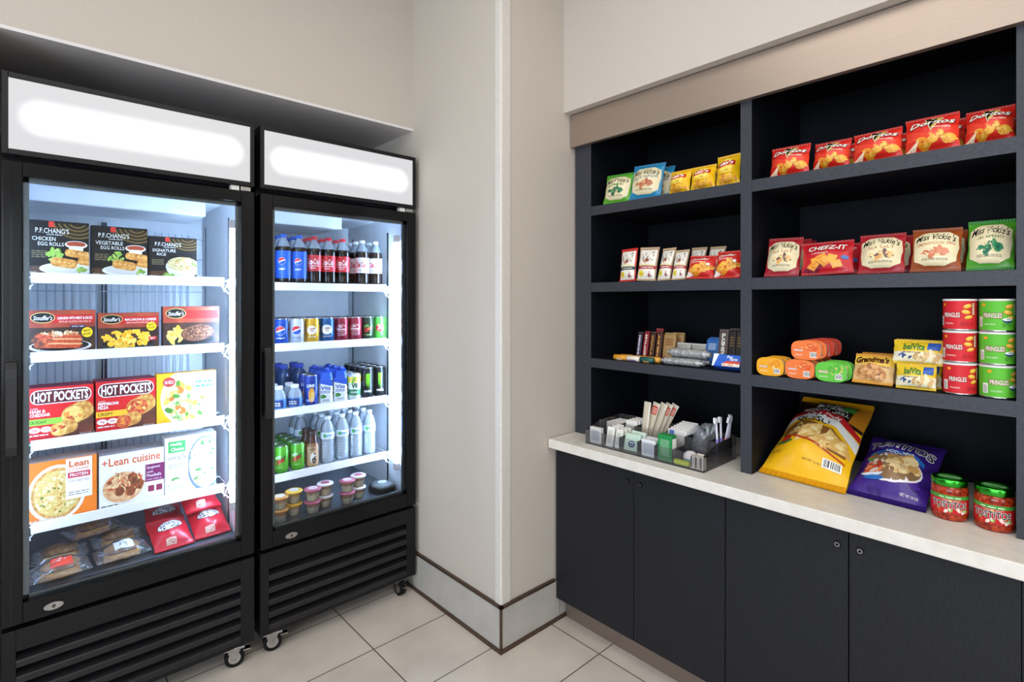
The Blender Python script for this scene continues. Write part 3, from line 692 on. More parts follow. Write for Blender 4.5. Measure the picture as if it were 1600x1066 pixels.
stack('frozen_meal_box', (232, 308, 371), .05, K1, dk, sd, lambda a: art_asian('SIGNATURE', 'RICE', 'rice', a, 3), 'black frozen food box reading SIGNATURE RICE with a white rice bowl', g1)
g2 = 'red frozen entree boxes on the second freezer shelf'; rb = P('a8281e'); rs = P('5e1812')
stack('frozen_meal_box', (41, 150, 485), .045, K2, rb, rs, lambda a: art_red_meal('LASAGNA WITH MEAT & SAUCE', 'lasagna', a, 1), 'red frozen dinner box picturing a slice of lasagna', g2)
stack('frozen_meal_box', (152, 249, 489), .045, K2, rb, rs, lambda a: art_red_meal('MACARONI & CHEESE', 'mac', a, 2), 'red frozen dinner box picturing yellow macaroni and cheese', g2)
stack('frozen_meal_box', (254, 343, 479), .045, K2, rb, P('2a1712'), lambda a: art_red_meal('', 'steak', a, 3), 'brown and red frozen dinner box picturing a steak with potatoes, beside the light strip', g2)
g3 = 'frozen boxes on the third freezer shelf'; hr = P('cc1f1f'); hs = P('a31a1e')
stack('pocket_sandwich_box', (42, 147, 604), .036, K3, hr, hs, lambda a: art_pocket('CLASSIC', 'HAM &', 'CHEDDAR', '8fc43f', 'CROISSANT', POTATO, a, 1), 'red pocket sandwich box with a green band, front left of the third freezer shelf', g3,
      ['red pocket sandwich box hidden directly behind the green banded one', 'red pocket sandwich box, third back behind the green banded one'], P('6e2138'))
stack('pocket_sandwich_box', (149, 244, 594), .036, K3, hr, hs, lambda a: art_pocket('CLASSIC', 'PEPPERONI', 'PIZZA', 'f0b428', 'CRISPY', SAUCE, a, 2), 'red pocket sandwich box with a yellow band and pepperoni filling', g3,
      ['red pocket sandwich box hidden directly behind the yellow banded one', 'red pocket sandwich box, third back behind the yellow banded one'], P('6e2138'))
stack('frozen_meal_box', (244, 338, 582), .045, K3, P('f2b01e'), P('d98f14'), art_yellow, 'yellow frozen bowl box picturing chicken and vegetables', g3)
g4 = 'frozen boxes on the lowest freezer shelf'
stack('frozen_meal_box', (41, 152, 718), .032, K4, P('ee7a1e'), P('d2661a'), art_lean_pizza, 'orange frozen pizza box picturing a cheese pizza', g4, ['orange frozen pizza box directly behind the front pizza box', 'orange frozen pizza box, third back in the pizza row'], P('c9b8b0'))
stack('frozen_meal_box', (154, 257, 706), .036, K4, P('efece8'), P('d6d2d0'), art_lean_pasta, 'white frozen box picturing spaghetti with meatballs', g4, ['white frozen spaghetti box directly behind the front spaghetti box', 'white frozen spaghetti box, third back in its row'], P('b9b4bc'))
stack('frozen_meal_box', (257, 338, 680), .04, K4, P('f2f1ee'), P('d9dad6'), art_choice, 'white and green frozen box picturing a leafy chicken bowl', g4, ['white and green frozen box directly behind the leafy bowl box'], P('c9ccd0'))

# ------------------------------------------------------------------ freezer floor: wrapped sandwiches and red bags
def sandwich(seed, tint, lab, w=.17, d=.13, h=.062):
    g = G(); rd = random.Random(seed)
    def film(s, t, l=0, up=1):
        b = max(0, math.sin(PI * s)) ** .55 * max(0, math.sin(PI * t)) ** .55
        return ((s - .5) * w, (t - .5) * d, h * .33 + up * (h * (.67 if up > 0 else .32)) * b + (noise.noise(Vector((s * 6 + seed, t * 6, seed))) * .008 + abs(noise.noise(Vector((s * 15 + seed, t * 13, seed)))) * .007) * b)
    g.grid(film, 22, 18, FILM); g.grid(lambda s, t: film(s, t, 0, -1), 22, 18, FILM, flip=True)
    o = g.build('wrapped_sandwich')
    q = G(); q.lathe([(.001, .006), (.046, .006), (.050, .016), (.046, .022), (.001, .022)], CRUST, 20, sx=1.15, sy=.85, cap=False); q.build('bun', o, 'brown bottom bun')
    q = G(); q.box(-.045, -.036, .022, .045, .036, .028, P('f0b23a')); q.box(-.047, -.03, .028, .043, .034, .036, MEAT, bev=.003); q.build('filling', o)
    q = G(); q.lathe([(.05, .036), (.051, .040), (.043, .050), (.025, .0555), (.001, .0565)], CRUST, 20, sx=1.1, sy=.82, cap=False); q.build('bun', o, 'brown top bun')
    if lab:
        q = G(); A = Art(d / w); A.rect(.33, .16, .68, .52, P(tint, 'film')); A.lines(.36, .34, .65, .5, 3, P('f4f0ea', 'film'), .5, seed) if tint != 'e8e8ee' else A.code(.38, .2, .62, .48, seed)
        A.apply(q, lambda s, t, l: tuple(Vector(film(s, t)) + Vector((0, -l * .5, l))), 14, 12, .0015, .0001); q.build('sticker', o)
    return o
sw = 'wrapped sandwiches on the freezer floor'
for i, (x, y, tint, lb, rz, kd) in enumerate(((.088, 2.475, 'd8432c', 'clear wrapped sandwich with a red sticker, front left on the freezer floor', .05, True), (.268, 2.495, 'e8e8ee', 'clear wrapped sandwich with a white barcode sticker, on the freezer floor', .06, True),
        (.092, 2.63, '', 'clear wrapped sandwich behind the red stickered one', -.06, False), (.272, 2.65, '', 'clear wrapped sandwich behind the barcode stickered one', .05, False))):
    o = sandwich(i + 1, tint, kd)
    tag(o, lb, 'sandwich', sw); o.location = (x, y, FLOORZ); o.rotation_euler = (0, 0, rz); settle(o, FLOORZ)
o = sandwich(9, '', False); tag(o, 'clear wrapped sandwich stacked on top at the back of the freezer floor', 'sandwich', sw); o.location = (.19, 2.65, FLOORZ); o.rotation_euler = (0, 0, .3); settle(o, FLOORZ + .062)
rf = P('c21f2c', 'film')
def art_redbag(A):
    A.ell(.5, .56, .34, .15, P('1a1416', 'film'), 6); A.ell(.5, .56, .325, .138, P('e9e4e4', 'film'), 6); A.lines(.24, .46, .76, .66, 3, P('1a1416', 'film'), .6, 8)
    A.rect(.3, .08, .56, .2, P('e8b9a8', 'film')); A.lines(.32, .1, .54, .18, 3, P('7a2020', 'film'), .4, 2); return A
for i, (x, y, lb, rz, dz) in enumerate(((.432, 2.435, 'red frozen sandwich bag lying at the front of the freezer floor', .08, 0), (.572, 2.455, 'red frozen sandwich bag lying by the light strip on the freezer floor', .04, 0), (.555, 2.535, 'red frozen sandwich bag on top at the back, behind the light strip one', .12, .09), (.435, 2.635, 'red frozen sandwich bag lying dim behind the front red bag', -.05, 0))):
    o = bag('frozen_sandwich_bag', .136, .17, .08, rf, art_redbag(Art(1.1)), seed=20 + i, pinch=.03)
    tag(o, lb, 'bag', 'red sandwich bags on the freezer floor'); o.location = (x, y, FLOORZ); o.rotation_euler = (R(-66), 0, rz); settle(o, FLOORZ + dz)

# ================================================================== drink fridge (right fridge)
D1, D2, D3, D4 = (z - .0095 for z in L2)
ROWS = ('front row', 'second row', 'third row', 'fourth row')
def lanes(proto_for, xs, y0, step, nrow, deck, lab, cat, grp, rots=None):
    for i, x in enumerate(xs):
        for j in range(nrow):
            pr = proto_for(i); 
            if pr: pr.put((x, y0 + j * step, deck + .0002), lab(i, j), cat, grp, (0, 0, (rots[i] if rots else -.55) + .25 * (j % 2) * (1 if j else 0)))
def globe(A, cx, cy, r, big=True):
    ry = r / A.asp
    A.ell(cx, cy, r, ry, P('f2f2f2', 'can')); A.ell(cx, cy, r * .94, ry * .94, P('1d4fae', 'can'), 25, 14, 180, 360); A.ell(cx, cy, r * .94, ry * .94, P('d8262c', 'can'), 25, 14, 0, 180)
    A.rect(cx - r * .95, cy - ry * .1, cx + r * .95, cy + ry * .16, P('f2f2f2', 'can'), 22)
def soda_bottle(lm, capm, artf, r=.0355, lz=(.068, .078)):
    A = Art(lz[1] / (2 * PI * r)); artf(A)
    return Proto(bottle('soda_bottle', [(r * .8, 0), (r * .95, .006), (r, .02), (r, .06), (r * .97, .066), (r * .97, .146), (r, .152), (r, .162), (r * .93, .178)], [(r * .93, .178), (r * .75, .196), (r * .5, .211), (.0135, .218), (.0135, .226)], SODA, PET, .222, .0145, .0155, capm, (r * (.985 if lz[0] > .05 else 1.008), lz[0], lz[1], lm, A)))
def a_pepsi(A):
    for c in (.5,): globe(A, c, .62, .075); A.text('pepsi', c - .06, .28, c + .06, .38, P('f2f2f2', 'can'), .02)
def a_coke(A):
    A.text('Coca-Cola', .36, .4, .62, .78, P('f4eeee', 'can'), .02, .3); A.text('ORIGINAL', .42, .14, .56, .24, P('f4eeee', 'can')); A.rect(.36, .3, .62, .34, P('f4eeee', 'can'))
def a_diet(A): A.text('Diet Coke', .36, .36, .62, .74, P('b5202a', 'can'), .03, .2); A.lines(.4, .12, .6, .24, 2, P('8a8a8a', 'can'), .4, 2)
bp = soda_bottle(P('1f5cc4', 'plastic'), P('2457b8', 'plastic'), a_pepsi, lz=(.03, .128)); bc = soda_bottle(P('c8202a', 'plastic'), P('cf222a', 'plastic'), a_coke); bd = soda_bottle(P('e4dfe0', 'plastic'), P('eeeeee', 'plastic'), a_diet)
LX = [.813, .887, .961, 1.034, 1.106, 1.179, 1.286, 1.362]
kinds = [bp, bp, bp, bc, bc, bc, bd, bd]
names = ['blue labelled cola bottle with blue cap at the door-handle side', 'blue labelled cola bottle with blue cap in the middle blue lane', 'blue labelled cola bottle with blue cap beside the red ones', 'red labelled cola bottle with red cap beside the blue ones', 'red labelled cola bottle with red cap in the middle red lane', 'red labelled cola bottle with red cap beside the white ones', 'white labelled diet cola bottle with white cap beside the red ones', 'white labelled diet cola bottle with white cap next to the light strip']
lanes(lambda i: kinds[i], LX, 2.553, .0745, 3, D1, lambda i, j: names[i] + ', ' + ROWS[j], 'bottle', 'soda bottles on the top drink shelf', [-.5] * 8)
# cans on the second shelf
WC = P('f0efec', 'can')
def a_can_pepsi(dark):
    def f(A): globe(A, .5, .58, .105); A.text('pepsi' if dark else 'diet pepsi', .41, .16, .59, .26, WC if dark else P('1d4fae', 'can'), .02)
    return f
def a_dry(txt, ring):
    def f(A):
        A.ell(.5, .56, .13, .26, P(ring, 'can')); A.ell(.5, .56, .115, .23, P('f0e8da', 'can')); A.text('Canada', .42, .6, .58, .7, P('1f4a7a' if ring != 'c9a020' else '8a3a1c', 'can'), .03, .15); A.text('Dry', .45, .46, .55, .58, P('c23a2c', 'can'), .03, .15)
        A.text(txt, .4, .17, .6, .24, P('f0e8da', 'can'), .02)
    return f
def a_dr(A): A.ell(.5, .6, .13, .2, P('d8a8ae', 'can')); A.ell(.5, .6, .115, .17, P('8f1c2e', 'can')); A.text('Dr', .44, .63, .54, .74, WC, .03, .2); A.text('Pepper', .4, .48, .6, .6, WC, .03, .2); A.text('23 FLAVORS', .42, .2, .58, .25, WC); A.lines(.4, .28, .6, .38, 2, P('d8a8ae', 'can'), .4, 3)
def a_dew(z):
    def f(A): A.poly([(.36, .3), (.5, .46), (.47, .5), (.64, .78), (.6, .55), (.63, .52)], P('2f8a3a' if z else '1f5c2a', 'can')); A.text('MTN', .4, .6, .53, .72, P('7ac043' if z else 'f0f0e8', 'can'), .03, .3, 18); A.text('DEW', .4, .36, .62, .58, P('c8202a', 'can'), .05, .3, 18); A.lines(.4, .15, .6, .22, 2, P('b8d87a', 'can'), .4, 3)
    return f
def a_up(A): A.ell(.5, .55, .11, .22, P('c8202a', 'can')); A.text('7', .44, .4, .52, .72, WC, .04); A.text('UP', .51, .44, .59, .58, WC, .04)
CR, CH = .0325, .1215
def mk_can(base, f, nm='soda_can', r=CR, h=CH, lidm=None):
    A = Art((h - .028) / (2 * PI * r)); f(A); return Proto(can(nm, r, h, base, A, lidm=lidm))
cn = [mk_can(P('1546a0', 'can'), a_can_pepsi(True)), mk_can(P('c9ccd2', 'can'), a_can_pepsi(False)), mk_can(P('d9a21e', 'can'), a_dry('TONIC WATER', 'c9a020')), mk_can(P('1f5288', 'can'), a_dry('CLUB SODA', 'd0d4d8')), None, mk_can(P('861a2c', 'can'), a_dr), mk_can(P('20301f', 'can'), a_dew(True)), mk_can(P('4fae3a', 'can'), a_up)]
cn[4] = cn[5]
CX = [.8765, .950, 1.023, 1.098, 1.172, 1.246, 1.316, 1.386]
cl = ['dark blue cola can with globe emblem', 'silver diet cola can with globe emblem', 'yellow tonic water can', 'blue club soda can', 'maroon pepper soda can beside the blue club soda', 'maroon pepper soda can beside the black green can', 'black and green citrus soda can', 'bright green lemon soda can by the light strip']
lanes(lambda i: cn[i], CX, 2.552, .069, 4, D2, lambda i, j: cl[i] + ', ' + ROWS[j] + ' of the can shelf', 'can', 'soda cans on the second drink shelf', [-.42] * 8)
# third shelf: small water bottles, juice can, coconut water cartons, vegetable juice, energy cans, blue sports bottles
BLUEP = P('1c3fa8', 'plastic')
A = Art(.042 / .22); A.rect(.36, .1, .62, .9, P('1b2a68', 'plastic'), 0, .02); A.lines(.4, .26, .58, .74, 2, P('eef0f4', 'plastic'), .5, 4)
sm = Proto(bottle('small_bottle', [(.029, 0), (.0345, .004), (.035, .012), (.035, .05)], [(.035, .05), (.0335, .066), (.026, .084), (.017, .092), (.017, .1)], PET, PET, .093, .0185, .016, P('f0f0f0', 'plastic'), (.0353, .008, .042, P('3f7cc4', 'plastic'), A)))
for i, x in enumerate((.866, .940)):
    for j in range(2): sm.put((x, 2.553 + j * .074, D3 + .0002), 'small clear bottle with blue label and white cap, %s, %s' % (('door-handle side', 'beside the blue juice can')[i], ROWS[j]), 'bottle', 'small white-capped bottles on the third drink shelf', (0, 0, -.5))
def a_juice(A): A.text('LIME', .41, .66, .59, .78, WC, .03); A.ell(.52, .34, .07, .3, P('e8a03a', 'can')); A.ell(.54, .28, .045, .2, P('f3c77a', 'can')); A.lines(.4, .1, .6, .2, 2, P('c8d0e8', 'can'), .4, 2)
jc = mk_can(P('1b3690', 'can'), a_juice, 'juice_can', .033, .147)
for j in range(2): jc.put((1.018, 2.553 + j * .07, D3 + .0002), 'tall dark blue juice can picturing an orange fruit, ' + ROWS[j], 'can', 'blue juice cans on the third drink shelf', (0, 0, -.4))
def coco():
    g = G(); wt = P('eceef0', 'card'); w2 = .031
    g.prism([(-w2, -.022), (-.022, -w2), (.022, -w2), (w2, -.022), (w2, .022), (.022, w2), (-.022, w2), (-w2, .022)], 0, .118, wt, 'z')
    q = [(-w2, -.022), (-.022, -w2), (.022, -w2), (w2, -.022), (w2, .022), (.022, w2), (-.022, w2), (-w2, .022)]
    vs = [(x, y, .118) for x, y in q] + [(x * .82, y * .82, .152 + (.012 if y > 0 else 0)) for x, y in q]
    g.add(vs, [(i, (i + 1) % 8, 8 + (i + 1) % 8, 8 + i) for i in range(8)] + [list(range(8, 16))], P('2a58c4', 'card'))
    A = Art(.118 / .062); A.poly([(0, .86), (1, .72), (1, 1), (0, 1)], P('2a58c4', 'card')); A.text('Vita', .12, .58, .88, .74, P('23459e', 'card'), .03); A.text('COCO', .14, .44, .86, .55, P('23459e', 'card'), .04); A.blobs(.25, .3, .22, .06, 8, [P('4f9a3f'), P('2f7a35')], .09, 2); A.lines(.25, .12, .75, .2, 2, P('4a5a6a', 'card'), .5, 3)
    A.apply(g, lambda s, t, l: ((s - .5) * .062, -w2 - l, t * .118)); o = g.build('drink_carton')
    q = G(); q.lathe([(.013, .16), (.0135, .161), (.0135, .172), (.012, .174)], BLUEP, 16, (0, .004, 0)); q.build('cap', o); return Proto(o)
cc = coco()
for i, x in enumerate((1.093, 1.168)):
    for j in range(3): cc.put((x, 2.553 + j * .072, D3 + .0002), 'white and blue coconut water carton, %s, %s' % (('beside the blue juice can', 'beside the green topped can')[i], ROWS[j]), 'carton', 'coconut water cartons on the third drink shelf', (0, 0, -.42))
def a_v8(A): A.rect(0, .72, 1, 1, P('d8c84a', 'can')); A.blobs(.5, .86, .2, .1, 10, [P('7ab648', 'can'), P('e8a83a', 'can')], .05, 3); A.text('V8', .41, .46, .59, .7, P('1f4a2a', 'can'), .05); A.rect(0, .12, 1, .4, P('2f6a3f', 'can')); A.text('+ENERGY', .4, .22, .6, .3, WC, .02)
v8 = mk_can(P('e9ece2', 'can'), a_v8, 'juice_can', .031, .135)
for j in range(3): v8.put((1.243, 2.553 + j * .066, D3 + .0002), 'pale green vegetable juice can with a yellow top, ' + ROWS[j], 'can', 'vegetable juice cans on the third drink shelf', (0, 0, -.4))
def a_energy(A):
    for k, x in enumerate((.465, .5, .535)): A.poly([(x - .012, .86), (x + .012, .9), (x + .008, .5), (x + .014, .34 - .1 * (k == 1)), (x - .004, .46), (x - .01, .6)], P('7ed321', 'can'))
    A.text('MONSTER', .41, .15, .59, .23, WC, .03)
en = mk_can(P('0c0d0e', 'can'), a_energy, 'energy_drink_can', .0325, .158)
for i, x in enumerate((1.316, 1.386)):
    for j in range(4): en.put((x, 2.553 + j * .069, D3 + .0002), 'tall black energy drink can with green claw mark, %s, %s' % (('beside the vegetable juice', 'by the light strip')[i], ROWS[j]), 'can', 'black energy cans on the third drink shelf', (0, 0, -.38))
SPORT = clear('blue_sports_drink', '3a6fb8', 1, .05, 1.4, .55, '1d4f86')
sp = Proto(bottle('sports_drink_bottle', [(.028, 0), (.034, .006), (.034, .07), (.031, .08), (.034, .09), (.034, .13)], [(.034, .13), (.03, .15), (.019, .162), (.0175, .176)], SPORT, SPORT, .168, .0205, .021, BLUEP, None))
for i, x in enumerate((.866, .940, 1.018)):
    for j in range(2): sp.put((x, 2.706 + j * .075, D3 + .0002), 'blue sports drink bottle behind the %s, %s of two' % (('small bottles at the handle side', 'small bottles by the juice can', 'blue juice cans')[i], ('nearer', 'farther')[j]), 'bottle', 'blue-capped sports bottles at the back of the third drink shelf')
# fourth shelf: citrus soda cans, coffee bottle, water bottles
dw = mk_can(P('5aa82a', 'can'), a_dew(False), 'soda_can', .0328, .126)
for i, x in enumerate((.805, .8775, .952)):
    for j in range(4): dw.put((x, 2.553 + j * .07, D4 + .0002), 'green citrus soda can, %s lane, %s of the lowest drink shelf' % (('handle side', 'middle', 'coffee side')[i], ROWS[j]), 'can', 'green soda cans on the lowest drink shelf', (0, 0, -.5))
A = Art(.09 / .19); A.ell(.53, .4, .07, .28, P('f0e6da', 'plastic')); A.ell(.55, .3, .05, .2, P('3a1c10', 'plastic')); A.blobs(.54, .45, .05, .2, 10, [P('f0e6da', 'plastic'), P('5a2f1a', 'plastic')], .02, 2); A.text('mocha', .44, .8, .58, .92, P('3a1c10', 'plastic'), .02)
cf = bottle('coffee_drink_bottle', [(.028, 0), (.0295, .004), (.0295, .1), (.027, .112)], [(.027, .112), (.0225, .128), (.021, .145), (.021, .152)], P('8a5f40', 'gloss'), P('4a2a1a', 'gloss'), .15, .0225, .02, P('3a1f16', 'plastic'), (.0299, .006, .092, P('b98f68', 'plastic'), A))
tag(cf, 'brown glass coffee drink bottle with dark cap, beside the green cans', 'bottle'); cf.location = (1.024, 2.553, D4 + .0002); cf.rotation_euler = (0, 0, -.4)
cf2 = copy_tree(cf); tag(cf2, 'brown coffee drink bottle hidden behind the front coffee bottle', 'bottle'); cf2.location = (1.024, 2.62, D4 + .0002)
WATER = clear('bottled_water', 'f2f7fc', 1, .04, 1.4, .3, 'f2f8ff'); lo = [(.026, 0), (.032, .006)]
for k in range(7): z = .018 + k * .014; lo += [(.0325, z), (.0308, z + .004), (.0325, z + .008)]
A = Art(.032 / .2); A.rect(.3, 0, .7, 1, P('e8eef2', 'plastic')); A.ell(.44, .5, .04, .32, P('4a9a4a', 'plastic')); A.rect(.48, .2, .62, .62, P('2f74c4', 'plastic')); A.lines(.49, .28, .61, .54, 1, P('f0f4f8', 'plastic'), .6, 5)
wb = Proto(bottle('water_bottle', lo + [(.0325, .12)], [(.0325, .12), (.0327, .158), (.030, .176), (.022, .197), (.0135, .21), (.0135, .222)], WATER, WATER, .214, .0142, .0145, P('eef2f6', 'plastic'), (.0329, .122, .032, P('9cc4ea', 'plastic'), A)))
for i, x in enumerate((1.100, 1.176, 1.250, 1.326)):
    for j in range(3): wb.put((x, 2.553 + j * .07, D4 + .0002), 'clear water bottle with pale blue label, %s lane from the coffee bottle, %s' % (('first', 'second', 'third', 'fourth')[i], ROWS[j]), 'bottle', 'water bottles on the lowest drink shelf', (0, 0, -.4))
for j in range(2): wb.put((1.024, 2.70 + j * .07, D4 + .0002), 'clear water bottle standing behind the coffee bottles, %s one' % ('nearer', 'farther')[j], 'bottle', 'water bottles on the lowest drink shelf')
# fridge floor: parfait cups and a deli container
CUP = clear('clear_cup', 'f2f2f2', 1, .06, 1.45, .15, 'e8e0d4')
def parfait(lidc, fruit):
    g = G(); g.lathe([(.026, 0), (.034, .045), (.0345, .048)], CUP, 24); o = g.build('snack_cup')
    q = G(); q.lathe([(.024, .002), (.0305, .032)], food('e6d2a8', 'f2e6cc', 90), 20); q.lathe([(.0306, .0322), (.0325, .044)], fruit, 20); q.build('filling', o)
    q = G(); q.lathe([(.036, .047), (.038, .049), (.038, .053), (.034, .056), (.001, .0562)], P(lidc, 'film'), 24, cap=False); A = Art(1); A.ell(.5, .5, .3, .3, P('f2e8ea' if lidc != 'f0e2e4' else 'b05a6a', 'film')); A.lines(.3, .4, .7, .62, 2, P('9a3048', 'film'), .5, 2)
    A.apply(q, lambda s, t, l: ((s - .5) * .07, (t - .5) * .07, .0563 + l)); q.build('lid', o); return Proto(o)
CM = food('7a2a3a', 'd89a5a', 90); pk, pw, oy_, yw = parfait('b85a70', CM), parfait('f0e2e4', CM), parfait('c9853a', food('c8602a', 'e8a050', 90)), parfait('e8b23a', food('d88a2a', 'f0c060', 90))
for nm, px, py, pa, pb, na, nb in (('at the handle side of the drink fridge floor', 450, 816, oy_, yw, 'orange', 'yellow'), ('in the middle cluster on the fridge floor', 500, 806, pk, pw, 'pink', 'white'), ('in the cluster beside the black container', 553, 792, pk, pw, 'pink', 'white')):
    p = on_y(px, py, 2.435)
    for sgn, pr, cn_ in ((-1, pa, na), (1, pb, nb)):
        for lv in range(2):
            pr.put((p.x + .0365 * sgn, p.y + .012 + .016 * sgn, FLOORZ + .0005 + lv * .057), '%s %s lidded snack cup %s' % (('lower', 'upper')[lv], cn_, nm), 'snack cup', 'stacked snack cups on the drink fridge floor', (0, 0, -.4))
p = on_y(600, 782, 2.46); g = G(); g.prism([(-.05, -.05), (-.036, -.062), (.036, -.062), (.05, -.05), (.05, .05), (.036, .062), (-.036, .062), (-.05, .05)], 0, .03, P('15120f', 'plastic'), 'z'); o = g.build('deli_container')
q = G(); q.lathe([(.058, .0302), (.06, .032), (.05, .044), (.001, .047)], PET, 8, cap=False); q.build('lid', o, 'clear domed lid'); q = G(); A = Art(1)
A.ell(.5, .5, .34, .3, P('d9dde2', 'film')); A.lines(.3, .36, .7, .62, 4, P('5a6068', 'film'), .4, 2); A.apply(q, lambda s, t, l: ((s - .5) * .07, (t - .5) * .07, .0473 + l)); q.build('sticker', o)
tag(o, 'black deli container with clear lid on the drink fridge floor', 'food container'); o.location = (min(p.x, 1.352), p.y, FLOORZ + .0005)

# ================================================================== snacks on the open shelves (right); fronts look to -x
RZ = R(-90); S1, S2, S3, CT = SHZ[2] + .0005, SHZ[1] + .0005, SHZ[0] + .0005, .8605
F = lambda h: P(h, 'film')
WF, KF = F('f4efe4'), F('17120e')
def lean_for(X0, Yc, z0, h, py):
    best = min(range(0, 76), key=lambda a: abs(row_of((X0 + h * math.sin(R(a)), Yc, z0 + h * math.cos(R(a)))) - py)); return R(best)
def lay(pr, nat_w, nat_h, px0, px1, py, X0, zs, label, cat, grp, rz=0, behind=(), step=.075, lean=None):
    a, b = on_x(px0, 450, X0).y, on_x(px1, 450, X0).y; yc = (a + b) / 2; sx = (a - b) / nat_w; sz = 1
    th = lean_for(X0, yc, zs, nat_h, py) if lean is None else lean
    CAP = R(13) if zs > 1.9 else R(22) if zs > 1.5 else R(30)
    if lean is None and th > CAP:                        # a slumped bag is shorter rather than flatter
        th = CAP; sz = max(.6, min(1, min((k / 100 for k in range(55, 101)), key=lambda q: abs(row_of((X0 + nat_h * q * math.sin(CAP), yc, zs + nat_h * q * math.cos(CAP))) - py))))
    o = pr.put((X0, yc, zs), label, cat, grp, (-th, R(2.2 * math.sin(px0 * 1.7)), RZ + R(rz)), (sx * .985, 1, sz)); settle(o, zs)
    for k, lb in enumerate(behind): settle(pr.put((X0 + step * (k + 1), yc - .006 * (-1) ** k, zs), lb, cat, grp, (-th, 0, RZ + R(rz + 2 * (-1) ** k)), (sx * .97, 1, sz)), zs)
    return o
# ---- artwork
def chips(A, cx, cy, rx, ry, n, seed, size=.09):
    A.blobs(cx, cy, rx, ry, n, [food('d98a1e', 'f2b94a', 90), F('f0b440'), F('e08a1c'), food('c9741a', 'f6c860', 70)], size, seed); return A
def a_nacho(asp=1.15):
    A = Art(asp); A.poly([(0, .3), (0, .62), (.4, .45), (1, .62), (1, .3)], F('e8402a')); chips(A, .5, .24, .42, .13, 16, 3); A.poly([(.0, .06), (.28, .3), (.2, .06)], F('f6d9b8'))
    A.poly([(.36, .92), (.74, .86), (.5, .46)], F('e9d8a0')); A.poly([(.385, .9), (.71, .85), (.505, .5)], F('1c1410')); A.poly([(.62, .83), (.70, .84), (.52, .54), (.5, .58)], F('f0c23a'))
    A.text('Doritos', .07, .64, .95, .82, KF, .05, .25); A.text('Doritos', .085, .655, .935, .805, WF, .02, .25); A.text('NACHO CHEESE', .5, .53, .86, .575, WF, .02, .2); return A
def a_classic(asp=1.2):
    A = Art(asp); A.ell(.5, .58, .33, .24, F('f7d95a')); A.rect(.16, .54, .86, .72, F('c4201f'), 6, .05); A.rect(.13, .52, .3, .6, F('a31818'), 20, .02)
    A.text("Lay's", .24, .55, .8, .72, WF, .04, .15, 6); A.text('CLASSIC', .34, .38, .68, .43, F('4a2a10'), .0, 0, 3); chips(A, .5, .17, .4, .1, 14, 5); A.lines(.2, .3, .8, .34, 1, F('8a5a14'), .4, 3); return A
def a_kettle(l1, tc, pic, asp=1.2):
    A = Art(asp); cr = F('eadcb4')
    A.poly([(.08, .2), (.3, .1), (.7, .1), (.92, .2), (.97, .5), (.95, .76), (.75, .86), (.25, .86), (.05, .76), (.03, .5)], cr)
    A.text("Miss Vickie's", .09, .62, .91, .79, KF, .015, .3, 0, .03); A.text(l1, .22 if len(l1) < 9 else .12, .52, .8 if len(l1) < 9 else .9, .6, F(tc), .01, 0, 3)
    A.ell(.5, .36, .3, .09, F('dccb9c')); A.blobs(.5, .36, .24, .08, 16, pic, .07, 3); A.ell(.34, .36, .13, .075, F('f3e6c0')); A.blobs(.36, .35, .1, .05, 6, pic, .05, 4); A.lines(.24, .2, .76, .25, 2, F('6a5a3a'), .4, 3)
    return A
def a_crack(asp=1.0):
    A = Art(asp); A.rect(.04, .62, .96, .9, F('b81222')); A.text('CHEEZ-IT', .12, .66, .9, .84, KF, .05, .15); A.text('CHEEZ-IT', .13, .67, .89, .83, WF, .025, .15); A.text('ORIGINAL', .2, .56, .55, .6, WF); A.poly([(0, .1), (.3, .34), (.45, .2), (.3, .02)], F('7d1330'))
    for k, (x, y, r) in enumerate(((.3, .36, 10), (.48, .3, 40), (.62, .4, 70), (.42, .44, 25), (.7, .24, 15), (.25, .22, 55))): A.rect(x - .1, y - .09, x + .1, y + .09, food('e0861e', 'f4b04a', 70) if k % 2 else F('f0a83c'), r)
    A.ell(.86, .42, .07, .06, F('3a6ab0')); return A
def a_nut(strip, asp=1.3):
    A = Art(asp); A.rect(.08, .42, .94, .92, F('efe9de')); A.rect(.08, .05, .94, .34, F('f2ece2')); A.rect(0, .335, 1, .43, F(strip)); A.lines(.2, .365, .85, .41, 1, WF, .7, 2)
    rd = random.Random(4)
    for k in range(16): x, y = rd.uniform(.14, .8), rd.uniform(.56, .88); A.rect(x, y, x + rd.uniform(.03, .12), y + .022, KF, rd.uniform(40, 80))
    A.blobs(.48, .6, .13, .07, 10, [F('a85a3a'), F('d9a07a'), F('7a3a22')], .05, 5); A.ell(.26, .2, .14, .09, F('f0d63a')); A.lines(.17, .17, .35, .23, 2, F('3a5a1e'), .4, 1); A.blobs(.72, .18, .14, .06, 8, [F('c04a4a'), F('3a3a3a'), F('e0a0a0')], .04, 6); A.rect(.1, .44, .92, .47, F('e8e29a')); return A
def a_bakes(asp=1.2):
    A = Art(asp); A.text('Cheddar', .1, .72, .8, .84, WF, .03, .2, 6); A.lines(.12, .62, .7, .67, 1, WF, .6, 6); chips(A, .55, .36, .42, .2, 18, 8, .12); A.ell(.78, .56, .07, .055, WF); A.poly([(0, .02), (.3, .1), (0, .3)], F('f4e2da')); return A
bg_nacho = Proto(bag('chip_bag', .15, .17, .07, F('d5261c'), a_nacho(), 3, F('b01a14')))
bg_lay = Proto(bag('chip_bag', .15, .17, .07, F('f2bf14'), a_classic(), 5, F('e0a80c')))
def kettle(base, l1, tc, pic, seed, seal): return Proto(bag('chip_bag', .15, .17, .07, F(base), a_kettle(l1, tc, pic), seed, F(seal)))
